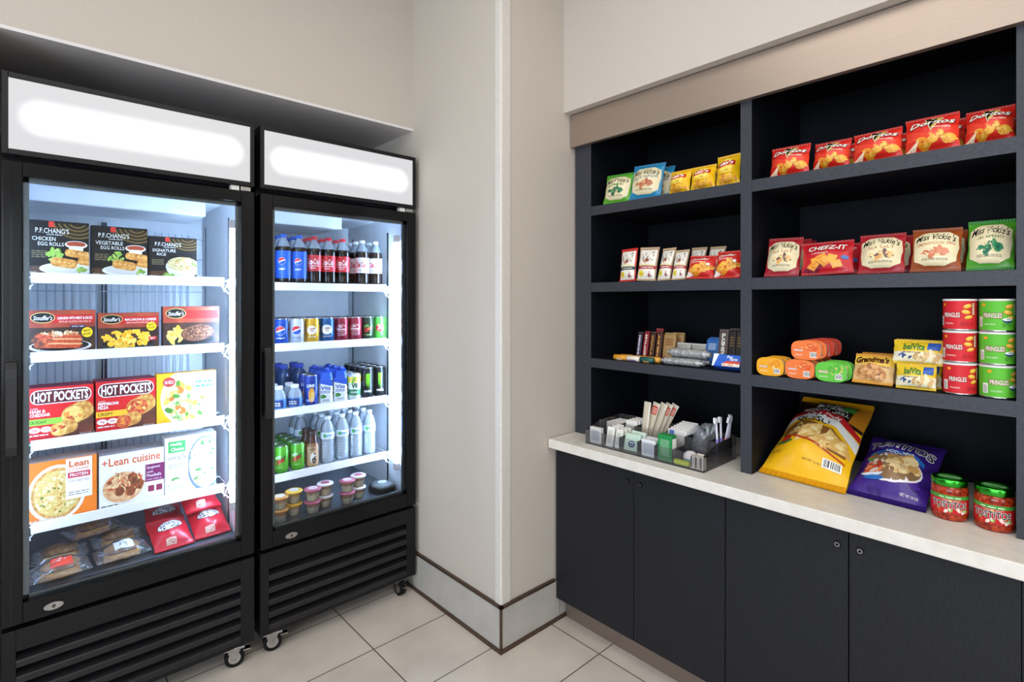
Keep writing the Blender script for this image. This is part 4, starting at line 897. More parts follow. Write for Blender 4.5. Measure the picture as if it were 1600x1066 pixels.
bg_lime = kettle('5fae2e', 'LIME', '2f7a2a', [F('1f5a3a'), F('2f7a4a')], 6, '3f8f24'); bg_blue = kettle('1f86b4', 'SALT & VINEGAR', '2a6a9a', [F('c98a5a'), F('b86a4a')], 7, '14709e')
bg_red = kettle('a81f2c', 'SEA SALT', 'b0662a', [F('d9a05a'), F('e8c080'), F('6a4a4a')], 8, '8f1824'); bg_brn = kettle('9c4a1e', 'SMOKEHOUSE BBQ', 'b0662a', [F('c9744a'), F('d98a6a')], 9, '803a16')
bg_grn = kettle('4f9e2c', 'JALAPENO', '2f6a2a', [F('1f6a4a'), F('2a7d5a'), F('3f8f5a')], 10, '1f7a2a'); bg_crack = Proto(bag('cracker_bag', .15, .15, .06, F('c41424'), a_crack(), 11, F('a00f1e')))
bg_nut = Proto(bag('nut_bag', .11, .15, .035, F('a88a6a'), a_nut('a8242a'), 12, F('b89a78'))); bg_nutr = Proto(bag('nut_bag', .11, .15, .035, F('c8281e'), a_nut('1c2432'), 13, F('c8281e'))); bg_bake = Proto(bag('cracker_bag', .15, .145, .06, F('d22a24'), a_bakes(), 14, F('c0201c')))
# ---- top shelf right: red tortilla chip bags
gN = 'red nacho chip bags on the top shelf'; B = 2.0
lay(bg_nacho, .15, .17, 1203, 1264, 230, B, S1, 'red nacho chip bag on the top right shelf, first after the divider', 'chip bag', gN, 3)
lay(bg_nacho, .15, .17, 1268, 1328, 238, B + .012, S1, 'red nacho chip bag slumped low, second after the divider on the top shelf', 'chip bag', gN, -4, ['red nacho chip bag hidden behind the slumped second bag'])
lay(bg_nacho, .15, .17, 1333, 1411, 215, B, S1, 'red nacho chip bag in the middle of the top right shelf', 'chip bag', gN, 2, ['red nacho chip bag hidden behind the middle bag'])
lay(bg_nacho, .15, .17, 1414, 1501, 184, B, S1, 'tall upright red nacho chip bag, fourth after the divider on the top shelf', 'chip bag', gN, 3, ['red nacho chip bag hidden behind the tall fourth bag'])
lay(bg_nacho, .15, .17, 1506, 1586, 172, B + .005, S1, 'red nacho chip bag at the far end of the top shelf from the divider', 'chip bag', gN, -2, ['red nacho chip bag behind the end bag, its seal showing', 'red nacho chip bag, third back at the end of the top shelf'], .078)
# ---- top shelf left
gK = 'kettle and classic chip bags on the top left shelf'
lay(bg_lime, .15, .17, 943, 984, 274, B, S1, 'small green and cream kettle chip bag on the top left shelf', 'chip bag', gK, 4)
lay(bg_blue, .15, .17, 984, 1032, 259, B, S1, 'blue and cream kettle chip bag beside the small green one', 'chip bag', gK, 4, ['blue and cream kettle chip bag tucked behind the front blue one'], .078)
lay(bg_brn, .15, .17, 1037, 1058, 284, B + .17, S1, 'dim brown kettle chip bag peeking out between the blue and yellow bags', 'chip bag', gK, 6)
lay(bg_lay, .15, .17, 1044, 1078, 279, B, S1, 'yellow classic chip bag partly hidden, nearest the blue bag', 'chip bag', gK, -3)
lay(bg_lay, .15, .17, 1079, 1117, 267, B, S1, 'yellow classic chip bag in the middle of the three yellow ones', 'chip bag', gK, 4, ['yellow classic chip bag hidden behind the middle yellow one'])
lay(bg_lay, .15, .17, 1119, 1156, 244, B, S1, 'tall yellow classic chip bag against the divider', 'chip bag', gK, 2)
# ---- second shelf left: nut bags and cracker bags
gM = 'nut and cracker bags on the second left shelf'
for pr, a, b, py, lb, rz, X in ((bg_nutr, 967, 994, 390, 'red edged white nut bag at the start of the second left shelf', -5, B), (bg_nut, 995, 1024, 388, 'tan edged white nut bag, next after the red edged one', 5, B), (bg_nut, 1026, 1048, 389, 'tan edged white nut bag standing between two others like it', -3, B + .01),
        (bg_nut, 1049, 1071, 392, 'tan edged white nut bag touching the red cracker bags', 4, B), (bg_nut, 1072, 1096, 388, 'white nut bag standing behind the first red cracker bag', 2, B + .07), (bg_nut, 1098, 1124, 387, 'white nut bag behind the gap between the red cracker bags', -3, B + .07)):
    lay(pr, .11, .15, a, b, py, X, S2, lb, 'nut bag', gM, rz)
lay(bg_bake, .15, .145, 1073, 1114, 402, B - .01, S2, 'red cheddar cracker bag beside the nut bags', 'cracker bag', gM, 6); lay(bg_bake, .15, .145, 1116, 1156, 394, B - .01, S2, 'red cheddar cracker bag against the divider', 'cracker bag', gM, 4)
# ---- second shelf right
gV = 'kettle chip and cracker bags on the second right shelf'
lay(bg_red, .15, .17, 1194, 1248, 374, B, S2, 'red and cream sea salt chip bag next to the divider', 'chip bag', gV, 5, ['red and cream sea salt chip bag behind the one by the divider', 'red and cream sea salt chip bag, third back by the divider'], .078)
lay(bg_crack, .15, .15, 1252, 1334, 380, B, S2, 'bright red cheese cracker bag between two sea salt chip bags', 'cracker bag', gV, 6, ['bright red cheese cracker bag directly behind the front one', 'bright red cheese cracker bag, third back'], .075)
lay(bg_red, .15, .17, 1340, 1414, 368, B, S2, 'red and cream sea salt chip bag beside the brown one', 'chip bag', gV, 4, ['red and cream sea salt chip bag behind the one beside the brown bag'], .078)
lay(bg_brn, .15, .17, 1421, 1502, 359, B, S2, 'brown and cream barbecue chip bag', 'chip bag', gV, 2, ['brown and cream barbecue chip bag tucked behind the front one'], .078)
lay(bg_grn, .15, .17, 1508, 1586, 346, B, S2, 'green and cream jalapeno chip bag at the end of the second shelf', 'chip bag', gV, 0, ['green and cream jalapeno chip bag behind, its dark green seal showing'], .078)
# ---- third shelf right: snack tubs, cookies, breakfast biscuits, chip cans
def tub(base, lidc, seed):
    W, H, n = .094, .066, 32
    def ring(k, y): return [((abs(math.cos(2 * PI * i / n)) ** .62) * math.copysign(1, math.cos(2 * PI * i / n)) * W / 2 * k, y, H / 2 + (abs(math.sin(2 * PI * i / n)) ** .62) * math.copysign(1, math.sin(2 * PI * i / n)) * H / 2 * k) for i in range(n)]
    g = G(); vs = ring(.97, .002) + ring(.93, .012) + ring(.84, .036); g.add(vs, [(k * n + i, k * n + (i + 1) % n, (k + 1) * n + (i + 1) % n, (k + 1) * n + i) for k in range(2) for i in range(n)] + [list(range(2 * n, 3 * n))], P('e4dccf', 'plastic'))
    o = g.build('snack_tub'); q = G(); vs = ring(1, 0) + ring(1, .0022); q.add(vs, [list(range(n))[::-1]] + [(i, (i + 1) % n, n + (i + 1) % n, n + i)[::-1] for i in range(n)], F(lidc))
    A = Art(H / W); A.text('PRINGLES', .1, .42, .42, .56, F('b8221c'), .07); A.text('PRINGLES', .11, .435, .41, .545, WF, .03); A.blobs(.62, .66, .25, .2, 22, [F(base), food(base, 'f4c878', 80), F(base)], .05, seed, 2.4); A.lines(.14, .22, .4, .3, 2, WF, .4, seed); A.code(.64, .14, .86, .42, seed)
    A.apply(q, lambda s, t, l: ((s - .5) * W, -l, t * H)); q.build('lid', o, 'printed foil lid'); return Proto(o)
ty, to, tg, tr_ = tub('e8901a', 'f0a81e', 1), tub('e05a2a', 'ee7a3a', 2), tub('4fae34', '62c23e', 3), tub('b8281c', 'd8442a', 4)
def tubs(pr, px, X0, z, labs, grp, step=.042, prs=None):
    yc = on_x(px, 560, X0).y
    for k, lb in enumerate(labs): (prs[k] if prs else pr).put((X0 + k * step, yc - .004 * (k % 2), z), lb, 'snack tub', grp, (0, 0, RZ))
gT = 'foil lidded snack tubs on the third right shelf'; X0 = 1.968
tubs(ty, 1203, X0, S3, ['yellow lidded snack tub beside the divider', 'yellow lidded snack tub directly behind the one beside the divider', 'yellow lidded snack tub, third back by the divider'], gT)
tubs(to, 1249, X0, S3, ['orange lidded snack tub on the shelf between the yellow and green ones', 'orange lidded snack tub, second back in the bottom layer'], gT)
tubs(tg, 1298, X0, S3, ['green lidded snack tub beside the cookie bags', 'green lidded snack tub directly behind the front green one', 'green lidded snack tub, third back'], gT)
tubs(None, 1259, X0 + .006, S3 + .0665, ['orange lidded snack tub at the front of the upper layer'] + ['%s lidded snack tub, %s back in the upper layer' % (('orange', 'red')[k > 1], ('second', 'third', 'fourth', 'fifth', 'sixth')[k - 1]) for k in range(1, 6)], gT, .041, [to, to, tr_, tr_, tr_, tr_])
# a second layer needs support right through: tubs below it
tubs(to, 1258, X0 + .085, S3, ['orange lidded snack tub, third back in the bottom layer', 'orange lidded snack tub, fourth back in the bottom layer', 'orange lidded snack tub, fifth back in the bottom layer', 'orange lidded snack tub, last in the bottom layer'], gT)
def a_cookie():
    A = Art(.8); A.rect(0, .1, 1, .62, F('d9b27a')); A.rect(0, .6, 1, .94, F('ecc24a')); A.text("Grandma's", .03, .66, .86, .92, KF, .06, .1, 3); A.text("Grandma's", .04, .67, .85, .91, F('5a2a14'), .03, .1, 3); A.text('Peanut Butter', .5, .52, .9, .6, F('6a2a14'), .0, .2)
    for x, y in ((.28, .32), (.62, .28), (.46, .42)): A.ell(x, y, .22, .22, food('a86a34', 'd9a468', 60)); A.blobs(x, y, .15, .15, 8, [F('7a4420'), F('e0b27a')], .03, int(x * 100))
    return A
ck = Proto(bag('cookie_bag', .13, .105, .04, F('e0a030'), a_cookie(), 21, F('c98a2a'), pinch=.02))
lay(ck, .13, .105, 1331, 1395, 557, B - .005, S3, 'golden cookie bag beside the green snack tubs', 'cookie bag', 'cookie bags on the third right shelf', 3, ['golden cookie bag directly behind the front one', 'golden cookie bag, third back'], .05)
def a_bisc():
    A = Art(.55); A.rect(0, .1, 1, .5, F('f0e8c8')); A.text('belVita', .22, .56, .66, .86, F('2f7a34'), .03); A.rect(.7, .6, .94, .92, F('2a5ab0')); A.lines(.2, .44, .6, .52, 1, F('7a5a2a'), .5, 2)
    A.blobs(.66, .3, .26, .18, 22, [food('b8925a', 'e0c088', 80), F('d9b67a'), F('f0e0b8')], .06, 3); A.blobs(.26, .3, .14, .1, 10, [F('2a4a8a'), F('4a6ab0'), F('e8e4d0')], .03, 4); return A
bs = Proto(bag('biscuit_pack', .145, .075, .045, F('e8c52a'), a_bisc(), 23, F('dcb41e'), pinch=.02))
gB = 'yellow breakfast biscuit packs on the third right shelf'
lay(bs, .145, .075, 1399, 1463, 590, 1.985, S3, 'yellow breakfast biscuit pack lying on the shelf beside the cookie bag', 'biscuit pack', gB, 0, ['yellow breakfast biscuit pack directly behind the lower front pack', 'yellow breakfast biscuit pack, third back in the lower layer'], .05, R(14))
yb = on_x(1432, 560, 2.0).y
for k, lb in enumerate(('yellow breakfast biscuit pack at the front of the upper layer', 'yellow breakfast biscuit pack, second back in the upper layer')):
    bs.put((2.012 + .05 * k, yb, S3 + .0735), lb, 'biscuit pack', gB, (R(-16), 0, RZ + R(-3 + 8 * k)), (.88, 1, 1))
def chip_can(base, dark, dip):
    r, h = .0385, .0905; A = Art((h - .008) / (2 * PI * r)); c = lambda x: P(x, 'card')
    A.rect(0, 0, .3, 1, c(base)); A.ell(.38, .86, .022, .05, c('f0a020')); A.rect(.31, .12, .365, .45, c('f0ece4')); A.lines(.315, .15, .36, .42, 6, c('303030'), .4, 3)
    A.text('PRINGLES', .375, .40, .555, .6, c('8a1414'), .05); A.text('PRINGLES', .382, .42, .548, .58, c('f4efe8'), .012); A.text('ORIGINAL' if not dip else 'SOUR CREAM', .39, .18, .49, .23, c('f4efe8'))
    for x, y, a in ((.60, .8, 20), (.585, .6, -10), (.61, .42, 15)): x += .02; A.ell(x, y, .046, .075 if a != 15 else .06, c('c9741a'), a); A.ell(x - .002, y + .012, .04, .066 if a != 15 else .052, c('f0b43c'), a); A.ell(x - .008, y + .03, .024, .03, c('f6cf6a'), a)
    if dip: A.ell(.6, .36, .05, .11, c('2a4a6a'), 0, 20, 180, 360); A.ell(.6, .37, .05, .05, c('e8eef0')); A.blobs(.6, .38, .03, .02, 6, [c('5a9a3a')], .006, 2)
    A.rect(.66, .5, .7, .95, c(dark)); A.lines(.665, .52, .695, .93, 8, c('f0e8c0'), .5, 2); A.lines(.55, .12, .68, .26, 4, c(dark), .4, 4)
    g = G(); g.lathe([(r, .004), (r, h - .004)], c(base), 32); A.apply(g, cyl_map(r, h - .008, .004), 32, 0, .0003, .00004); o = g.build('chip_can')
    q = G(); q.lathe([(r * .97, 0), (r * 1.012, .001), (r * 1.012, .0045), (r, .005)], SILVER, 32); q.build('bottom_rim', o)
    q = G(); q.lathe([(r * 1.005, h - .005), (r * 1.03, h - .004), (r * 1.03, h), (r * .95, h + .001), (r * .93, h - .001), (.001, h - .001)], P('e6e4e2', 'plastic'), 32, cap=False); q.build('lid', o, 'white plastic lid'); return Proto(o)
cr_, cg_ = chip_can('d0202a', 'a01420', False), chip_can('5cb832', '3f8f20', True)
for nm, pr, px, X in (('red', cr_, .2478, 2.003), ('green', cg_, .1673, 2.003)):
    yc = px
    for k, w_ in enumerate(('bottom', 'middle', 'top')):
        pr.put((X, yc, S3 + k * .0922), '%s chip can with white lid, %s one of the three stacked %s cans' % (nm, w_, nm), 'chip can', 'stacked chip cans on the third right shelf', (0, 0, RZ + R((38, 24, 16)[k] + (0 if nm == 'red' else 12) - 26)))
# ---- third shelf left: candy
def bar(name, w, d, h, base, txt, tc, seed, vertical=True, tail='c8a050'):
    g = G(); g.box(-w / 2, 0, .008, w / 2, d, h - .008, F(base), bev=.004)
    A = Art((h - .016) / w)
    if not txt: A.lines(.15, .55, .85, .85, 4, F(tc), .45, seed)
    elif vertical:
        vs, fs = text_mesh(txt, .05, 0); A.put([(.25 + .5 * (1 - y), .06 + .88 * x) for x, y in vs], fs, F(tc))
    else: A.rect(.06, .1, .94, .32, F('f0e6d8')); A.text(txt, .1, .6, .9, .78, F(tc), .03); A.blobs(.5, .32, .3, .1, 8, [F('a8452a'), F('d98a4a')], .08, seed)
    A.apply(g, lambda s, t, l: ((s - .5) * (w - .008), -l, .008 + t * (h - .016)), dl=.00004); o = g.build(name)
    for nm, z0, z1 in (('end_crimp', 0, .009), ('end_crimp', h - .009, h)):
        q = G(); n = 8; q.prism([(-w / 2 + w * i / n, d * .45 + (.0012 if i % 2 else 0)) for i in range(n + 1)] + [(w / 2 - w * i / n, d * .55 + (.0012 if i % 2 else 0)) for i in range(n + 1)], z0, z1, F(base), 'z'); q.build(nm, o)
    return Proto(o)
gC = 'candy bars on the third left shelf'
for base, txt, tc, px, lb, wd, hh in (('2a1430', 'SNICKERS', 'd8d4e6', 996, 'dark candy bar with white letters, first of the standing candy bars', .026, .125), ('8f1420', 'SKITTLES', 'f0e6d8', 1006, 'dark red candy bar with white letters, second of the standing candy bars', .026, .13), ('3a1a10', 'TWIX', 'c98a3a', 1016, 'brown candy bar with gold letters, third of the standing candy bars', .026, .13), ('4a2414', 'MILKY', 'e0a050', 1026, 'brown candy bar with orange letters, fourth of the standing candy bars', .026, .135)):
    X = 2.09; o = bar('candy_bar', wd, .018, hh, base, txt, tc, 3).put((X, on_x(px, 540, X).y, S3), lb, 'candy bar', gC, (R(-14), 0, RZ + R(6))); settle(o, S3)
o = bar('candy_bar', .036, .016, .14, 'b01c22', 'KITKAT', 'f0e6e0', 3).put((2.16, on_x(1027, 530, 2.16).y, S3), 'red candy bar standing behind the brown bars', 'candy bar', gC, (R(-10), 0, RZ + R(6))); settle(o, S3)
wf = bar('wafer_pack', .06, .02, .125, 'b8935e', '', '7a2018', 5, False)
wf.put((2.12, on_x(1043, 540, 2.12).y, S3), 'tan wafer pack standing beside the brown candy bars', 'wafer pack', gC, (R(-10), 0, RZ)); settle(wf.o, S3); w2_ = wf.put((2.16, on_x(1056, 540, 2.16).y, S3), 'tan wafer pack standing behind the clear candy bags', 'wafer pack', gC, (R(-8), 0, RZ)); settle(w2_, S3)
def a_clear():
    A = Art(1); A.blobs(.5, .5, .3, .2, 10, [F('c8c4be'), F('e6e2dc')], .09, 3); A.lines(.3, .34, .7, .52, 2, F('8a2a20'), .5, 3); A.blobs(.55, .62, .12, .05, 5, [F('a83a2a'), F('5a3a2a')], .05, 4); return A
cb = Proto(bag('candy_bag', .08, .085, .03, F('b9b6b2'), a_clear(), 31, F('cfccc8')))
for px, lb in ((1066, 'silver candy bag behind the wrapped roll, beside the tan wafer'), (1089, 'silver candy bag behind the wrapped roll, beside the blue pack')): settle(cb.put((2.11, on_x(px, 540, 2.11).y, S3), lb, 'candy bag', gC, (R(-14), 0, RZ + R(2)), (.82, 1, 1)), S3)
bb = bar('cookie_pack', .055, .03, .115, '2468b4', '', 'e8f0f8', 7, False)
settle(bb.put((2.09, on_x(1109, 540, 2.09).y, S3), 'blue cookie pack beside the chocolate bars', 'cookie pack', gC, (R(-16), 0, RZ)), S3); settle(bb.put((2.135, on_x(1113, 540, 2.135).y, S3), 'blue cookie pack directly behind the front blue one', 'cookie pack', gC, (R(-14), 0, RZ)), S3)
hb = bar('chocolate_bar', .038, .013, .155, '5a4a44', "HERSHEY'S", 'ece8e4', 9); kb = bar('chocolate_bar', .028, .013, .16, '1e1412', '', '8a6a3a', 9)
settle(hb.put((2.06, on_x(1127, 540, 2.06).y, S3), 'brown chocolate bar with big silver letters, beside the blue packs', 'chocolate bar', gC, (R(-11), 0, RZ + R(4))), S3)
for px, X, lb in ((1140.5, 2.06, 'dark chocolate bar right after the silver lettered one'), (1152, 2.06, 'dark chocolate bar against the divider'), (1146, 2.085, 'dark chocolate bar standing behind the other dark ones')): settle(kb.put((X, on_x(px, 540, X).y, S3), lb, 'chocolate bar', gC, (R(-11), 0, RZ + R(4))), S3)
SF = varied('crinkled_silver_film', '8f9094', 'd4d3d2', 90, .3, bump=.6, spec=.6, met=.35, dist=.004)
def roll(name, L, r):
    g = G(); n, m = 18, 20
    def f(s, t): a = 2 * PI * t; k = 1 + .12 * noise.noise(Vector((s * 9, math.cos(a) * 2, math.sin(a) * 2))); e = 1 if .08 < s < .92 else .55; return ((s - .5) * L, -r * k * e * math.cos(a), r + r * k * e * math.sin(a))
    g.grid(f, m, n, SF); g.add([f(0, i / n) for i in range(n)], [list(range(n))], SF); g.add([f(1, i / n) for i in range(n)], [list(range(n))], SF); return Proto(g.build(name))
rl = roll('wrapped_candy_roll', .19, .02)
rl.put((2.045, on_x(1077, 550, 2.045).y, S3 + .029), 'silver wrapped candy roll lying in front of the candy bags', 'candy roll', gC, (0, 0, RZ)); o = rl.put((2.0, on_x(1066, 568, 2.0).y, S3), 'silver wrapped candy roll lying at the shelf front', 'candy roll', gC, (0, 0, RZ), (1.0, .9, .75)); settle(o, S3)
o = rl.put((2.058, on_x(1077, 562, 2.058).y, S3), 'silver wrapped candy roll under the upper roll', 'candy roll', gC, (0, 0, RZ), (.95, .7, .74)); settle(o, S3)
def drop_roll(base, lab, X, y, lb):
    g = G(); n = 16; L, r = .068, .0125
    g.lathe([(r * .6, 0), (r, .003), (r, L - .003), (r * .6, L)], F(base), n); A = Art(L / (2 * PI * r)); A.rect(.3, .28, .8, .72, F(lab)); A.lines(.36, .4, .74, .6, 2, WF, .5, 3)
    A.apply(g, cyl_map(r, L), n, 0, .0003, .0001); o = g.build('mint_roll'); tag(o, lb, 'mint roll', 'mint rolls along the front of the third left shelf'); o.rotation_euler = (R(90), 0, 0); o.location = (X, y + L / 2, S3 + r)
for base, lab, X, y, lb in (('e09a2a', 'e8dcc8', 1.985, 1.43, 'orange and white mint roll at the front end of the row'), ('e8ded0', '8a5ab0', 1.985, 1.36, 'white mint roll with purple band in the front row'), ('1f5a52', 'd8a050', 1.985, 1.29, 'dark green mint roll in the front row beside the silver roll'),
        ('e8a83a', 'f0dcc0', 2.013, 1.415, 'orange mint roll in the back row by the end'), ('e0982a', '4a7a5a', 2.013, 1.345, 'orange mint roll with green band in the back row'), ('e8a83a', 'c85a2a', 2.013, 1.275, 'orange mint roll in the back row beside the candy bars')): drop_roll(base, lab, X, y, lb)
def a_tart():
    A = Art(.5); A.poly([(.06, 0), (.2, 1), (0, 1), (0, 0)], F('f0f2f6')); A.text('Pop', .5, .62, .72, .9, F('e8eef6'), .04, .2); A.text('Tarts', .6, .5, .9, .74, F('e8eef6'), .04, .2); A.poly([(.42, .28), (.5, .46), (1, .46), (1, .28)], F('d8442a')); A.rect(.36, .03, 1, .27, food('e6c4a0', 'f2e0c8', 60)); A.blobs(.7, .15, .26, .08, 12, [F('d8745a'), F('f4e6d8')], .03, 2); return A
g = G(); w_, h_ = .108, .05; g.box(-w_ / 2, 0, 0, w_ / 2, .045, h_, F('2a62c8'), bev=.004); a_tart().apply(g, lambda s, t, l: ((s - .5) * w_, -l, t * h_)); o = g.build('pastry_pack')
tag(o, 'blue toaster pastry pack at the shelf front by the divider', 'pastry pack'); o.location = (1.972, on_x(1133, 570, 1.972).y, S3); o.rotation_euler = (R(-24), 0, RZ); settle(o, S3)
# ---- counter right: two large chip bags and two salsa jars
def a_grill():
    A = Art(1.25)
    A.rect(0, .66, 1, 1, F('2a1c16')); A.text('ON THE', .46, .90, .66, .94, WF, .02); A.text('BORDER', .36, .82, .78, .9, WF, .05); A.rect(.15, .80, .36, .81, F('b8242a')); A.text('MEXICAN GRILL', .2, .755, .82, .80, WF, .01); A.text('& CANTINA', .36, .715, .66, .745, WF, .0)
    A.rect(.7, .84, .84, .99, F('4f9a3f')); A.rect(.84, .7, 1, 1, F('c07a1e')); A.poly([(.0, .60), (.35, .70), (.75, .66), (1, .56), (1, .62), (.75, .74), (.35, .76), (.0, .68)], F('c8242a')); A.text('Cafe Style', .3, .655, .78, .73, WF, .02, .25, -3)
    A.poly([(0, .52), (.3, .62), (.75, .58), (1, .42), (1, .54), (.75, .66), (.3, .69), (0, .6)], F('e9e6e0')); A.text('QUESO', .2, .575, .66, .65, KF, .03, 0, -2)
    A.poly([(.08, .5), (.3, .58), (.72, .55), (.93, .42), (.94, .3), (.6, .33), (.22, .38), (.1, .4)], F('8a5a2a'))
    for x, y, a in ((.3, .47, 10), (.52, .5, -20), (.72, .45, 30), (.85, .4, 0), (.42, .42, 40), (.62, .39, -8)): A.poly(A.rot([(x - .15, y - .06), (x + .14, y - .075), (x + .03, y + .09)], (x, y), a), food('d9a858', 'f2d08a', 50)); A.ell(x, y - .01, .05, .02, F('f4dca0'), a)
    A.poly([(.3, .35), (.6, .33), (.95, .24), (.95, .255), (.6, .35), (.3, .37)], F('b8381e')); A.ell(.2, .35, .08, .05, F('d8341e')); A.ell(.2, .31, .12, .018, F('2f7a3f')); A.text('14 OZ', .06, .2, .2, .225, F('4a3410'), .0, .1); A.text('NET WT 12 OZ (340g)', .5, .155, .78, .175, F('4a3410')); A.code(.72, .15, .93, .235, 4); A.squash(.95); A.rect(0, .94, 1, 1, F('d9940c')); return A
gb = bag('chip_bag', .31, .42, .16, F('f4ba18'), a_grill(), 41, F('d9940c'), taper=.14)
ya, yb_ = .822, .535; th = R(28); yc = (ya + yb_) / 2
tag(gb, 'large yellow and black tortilla chip bag leaning on the counter', 'chip bag'); gb.location = (1.99, yc, CT); gb.rotation_euler = (-lean_for(1.99, yc, CT, .42, 626), 0, RZ + R(-5)); gb.scale = (.93, 1, .97); settle(gb, CT)
def a_purple():
    A = Art(1.2); A.blobs(.5, .5, .5, .45, 40, [F('4a2a92'), F('331a6e')], .06, 4)
    A.poly([(.14, .60), (.4, .7), (.7, .7), (.88, .58), (.88, .66), (.7, .76), (.4, .76), (.14, .68)], F('2a6ab8')); A.text('SCOOPS!', .34, .69, .72, .75, WF, .03)
    A.ell(.52, .44, .37, .24, F('e8e4ea')); A.ell(.52, .45, .35, .225, F('8a6a4a')); A.blobs(.6, .5, .23, .15, 22, [food('d9b074', 'f0d8a4', 50), F('ecd09a'), F('c89a5a')], .085, 5, 1.3); A.blobs(.28, .4, .14, .1, 20, [F('c8442a'), F('e07a4a'), F('d9d0c0'), F('b03020')], .05, 6); A.ell(.26, .31, .16, .05, F('d9e4ee'), 0, 16, 180, 360)
    A.blobs(.2, .58, .08, .05, 6, [F('d8342a'), F('3f8a3a')], .05, 8); A.ell(.3, .24, .14, .03, F('2a6ab8')); A.text('NET WT 10 OZ', .68, .1, .9, .125, WF); A.squash(.85)
    A.text('TOSTITOS', .05, .655, .95, .815, F('f4f0fa'), .06, 0, -4, .02); A.text('TOSTITOS', .06, .67, .94, .80, F('0f0c18'), .012, 0, -4, .02); A.ell(.5, .875, .05, .025, F('e8a02a')); return A
pb = bag('chip_bag', .245, .30, .125, F('3d2180'), a_purple(), 43, F('2c1662'))
yc = (.535 + .325) / 2
tag(pb, 'purple tortilla chip bag leaning between the yellow bag and the salsa jars', 'chip bag'); pb.location = (1.99, yc, CT); pb.rotation_euler = (-lean_for(1.99, yc, CT, .30, 694), 0, RZ + R(-3)); pb.scale = (.86, 1, 1); settle(pb, CT)
SALSA = food('7a1c0e', 'b8401c', 130, '98301a')
def a_jar():
    A = Art(.052 / (2 * PI * .0435)); c = lambda x: P(x, 'card')
    A.rect(.28, 0, .75, 1, c('c01a1e')); A.rect(.28, .8, .75, 1, c('3f9a3a')); A.lines(.42, .86, .62, .94, 1, c('e8f0d8'), .6, 3); A.text('TOSTITOS', .35, .28, .67, .68, c('f0ece4'), .06); A.text('TOSTITOS', .355, .3, .665, .66, c('141018'), .02); A.ell(.515, .72, .012, .05, c('f0b43a'))
    A.blobs(.5, .16, .18, .1, 18, [c('e8e0d4'), c('8ab04a'), c('d8382a'), c('f0d8c8')], .016, 3); A.text('CHUNKY SALSA', .44, .72, .6, .78, c('f0ece4')); return A
g = G(); r = .0435; g.lathe([(r * .9, 0), (r * .98, .004), (r, .012), (r, .085), (r * .97, .093), (r * .86, .1)], SALSA, 32); g.lathe([(r * .86, .1), (r * .85, .104)], SALSA, 32)
MC[('food', '7a1c0e', 'b8401c', 130, '98301a')].node_tree.nodes['Principled BSDF'].inputs['Roughness'].default_value = .12
j = g.build('salsa_jar'); q = G(); q.lathe([(r * 1.006, .022), (r * 1.006, .074)], P('c01a1e'), 32, cap=False); a_jar().apply(q, cyl_map(r * 1.006, .052, .022), 32, 0, .0003, .00004); q.build('wrap_label', j)
q = G(); lr = r * .98; q.lathe([(lr * .97, .098), (lr, .1), (lr, .115), (lr * .97, .118), (lr * .88, .1195), (lr * .86, .1175), (.001, .1175)], P('3fae3a', 'metal'), 36, cap=False); A = Art(1); A.ell(.5, .5, .36, .36, P('2f8a2c', 'plastic')); A.text('TOSTITOS', .2, .44, .8, .58, P('e8f0e0', 'plastic'), .04); A.apply(q, lambda s, t, l: ((s - .5) * .08, (t - .5) * .08, .1177 + l)); q.build('lid', j, 'green metal lid')
jp = Proto(j)
p1, p2 = on_z(1478, 806, CT), on_z(1556, 826, CT)
jp.put((2.008, .272, CT), 'red salsa jar with green lid beside the purple bag', 'jar', 'salsa jars on the counter', (0, 0, RZ + R(4))); jp.put((2.005, .1735, CT), 'red salsa jar with green lid at the end of the counter shelf', 'jar', 'salsa jars on the counter', (0, 0, RZ + R(-6)))
# ---- counter left: clear organizer with travel toiletries
OX0, OX1, OY0, OY1 = 1.842, 2.11, .955, 1.516
e = empty('organizer', ((OX0 + OX1) / 2, (OY0 + OY1) / 2, CT), 'clear acrylic organizer tray full of travel toiletries', 'organizer'); L = e.location; T = .003
def ob(nm, x0, y0, x1, y1, z0, z1):
    g = G(); g.box(x0 - L.x, y0 - L.y, z0, x1 - L.x, y1 - L.y, z1, ACRYL); return g.build(nm, e)
ob('base', OX0, OY0, OX1, OY1, 0, T); ob('front_wall', OX0, OY0, OX0 + T, OY1, T, .062); ob('rear_wall', OX1 - T, OY0, OX1, OY1, T, .095); ob('middle_wall', 1.955, OY0 + T, 1.955 + T, OY1 - T, T, .09)
for y in (OY0, OY1 - T):
    g = G(); g.prism([(OX0 + T - L.x, T), (OX1 - T - L.x, T), (OX1 - T - L.x, .095), (1.95 - L.x, .09), (OX0 + T - L.x, .062)], y - L.y, y + T - L.y, ACRYL, 'y'); g.build('end_wall', e)
for y in (1.425, 1.335, 1.245, 1.165, 1.085): ob('divider', OX0 + T, y, 1.955, y + .002, T, .06)
for y in (1.402, 1.336, 1.192, 1.096, 1.0): ob('divider', 1.958, y, OX1 - T, y + .002, T, .088)
zb = CT + T + .0005
def item(name, bx, m, lab, cat, grp, art=None, lean=0, rz=0, bev=.002):
    """small box at x, y (front bottom), of width w, depth d, height h"""
    x, y, w, d, h = bx; g = G(); g.box(-w / 2, 0, 0, w / 2, d, h, m, bev=bev)
    if art: art.apply(g, lambda s, t, l: ((s - .5) * w, -l, t * h))
    o = g.build(name); tag(o, lab, cat, grp); o.location = (x, y, zb); o.rotation_euler = (R(-lean), 0, RZ + R(rz)); settle(o, zb); return o
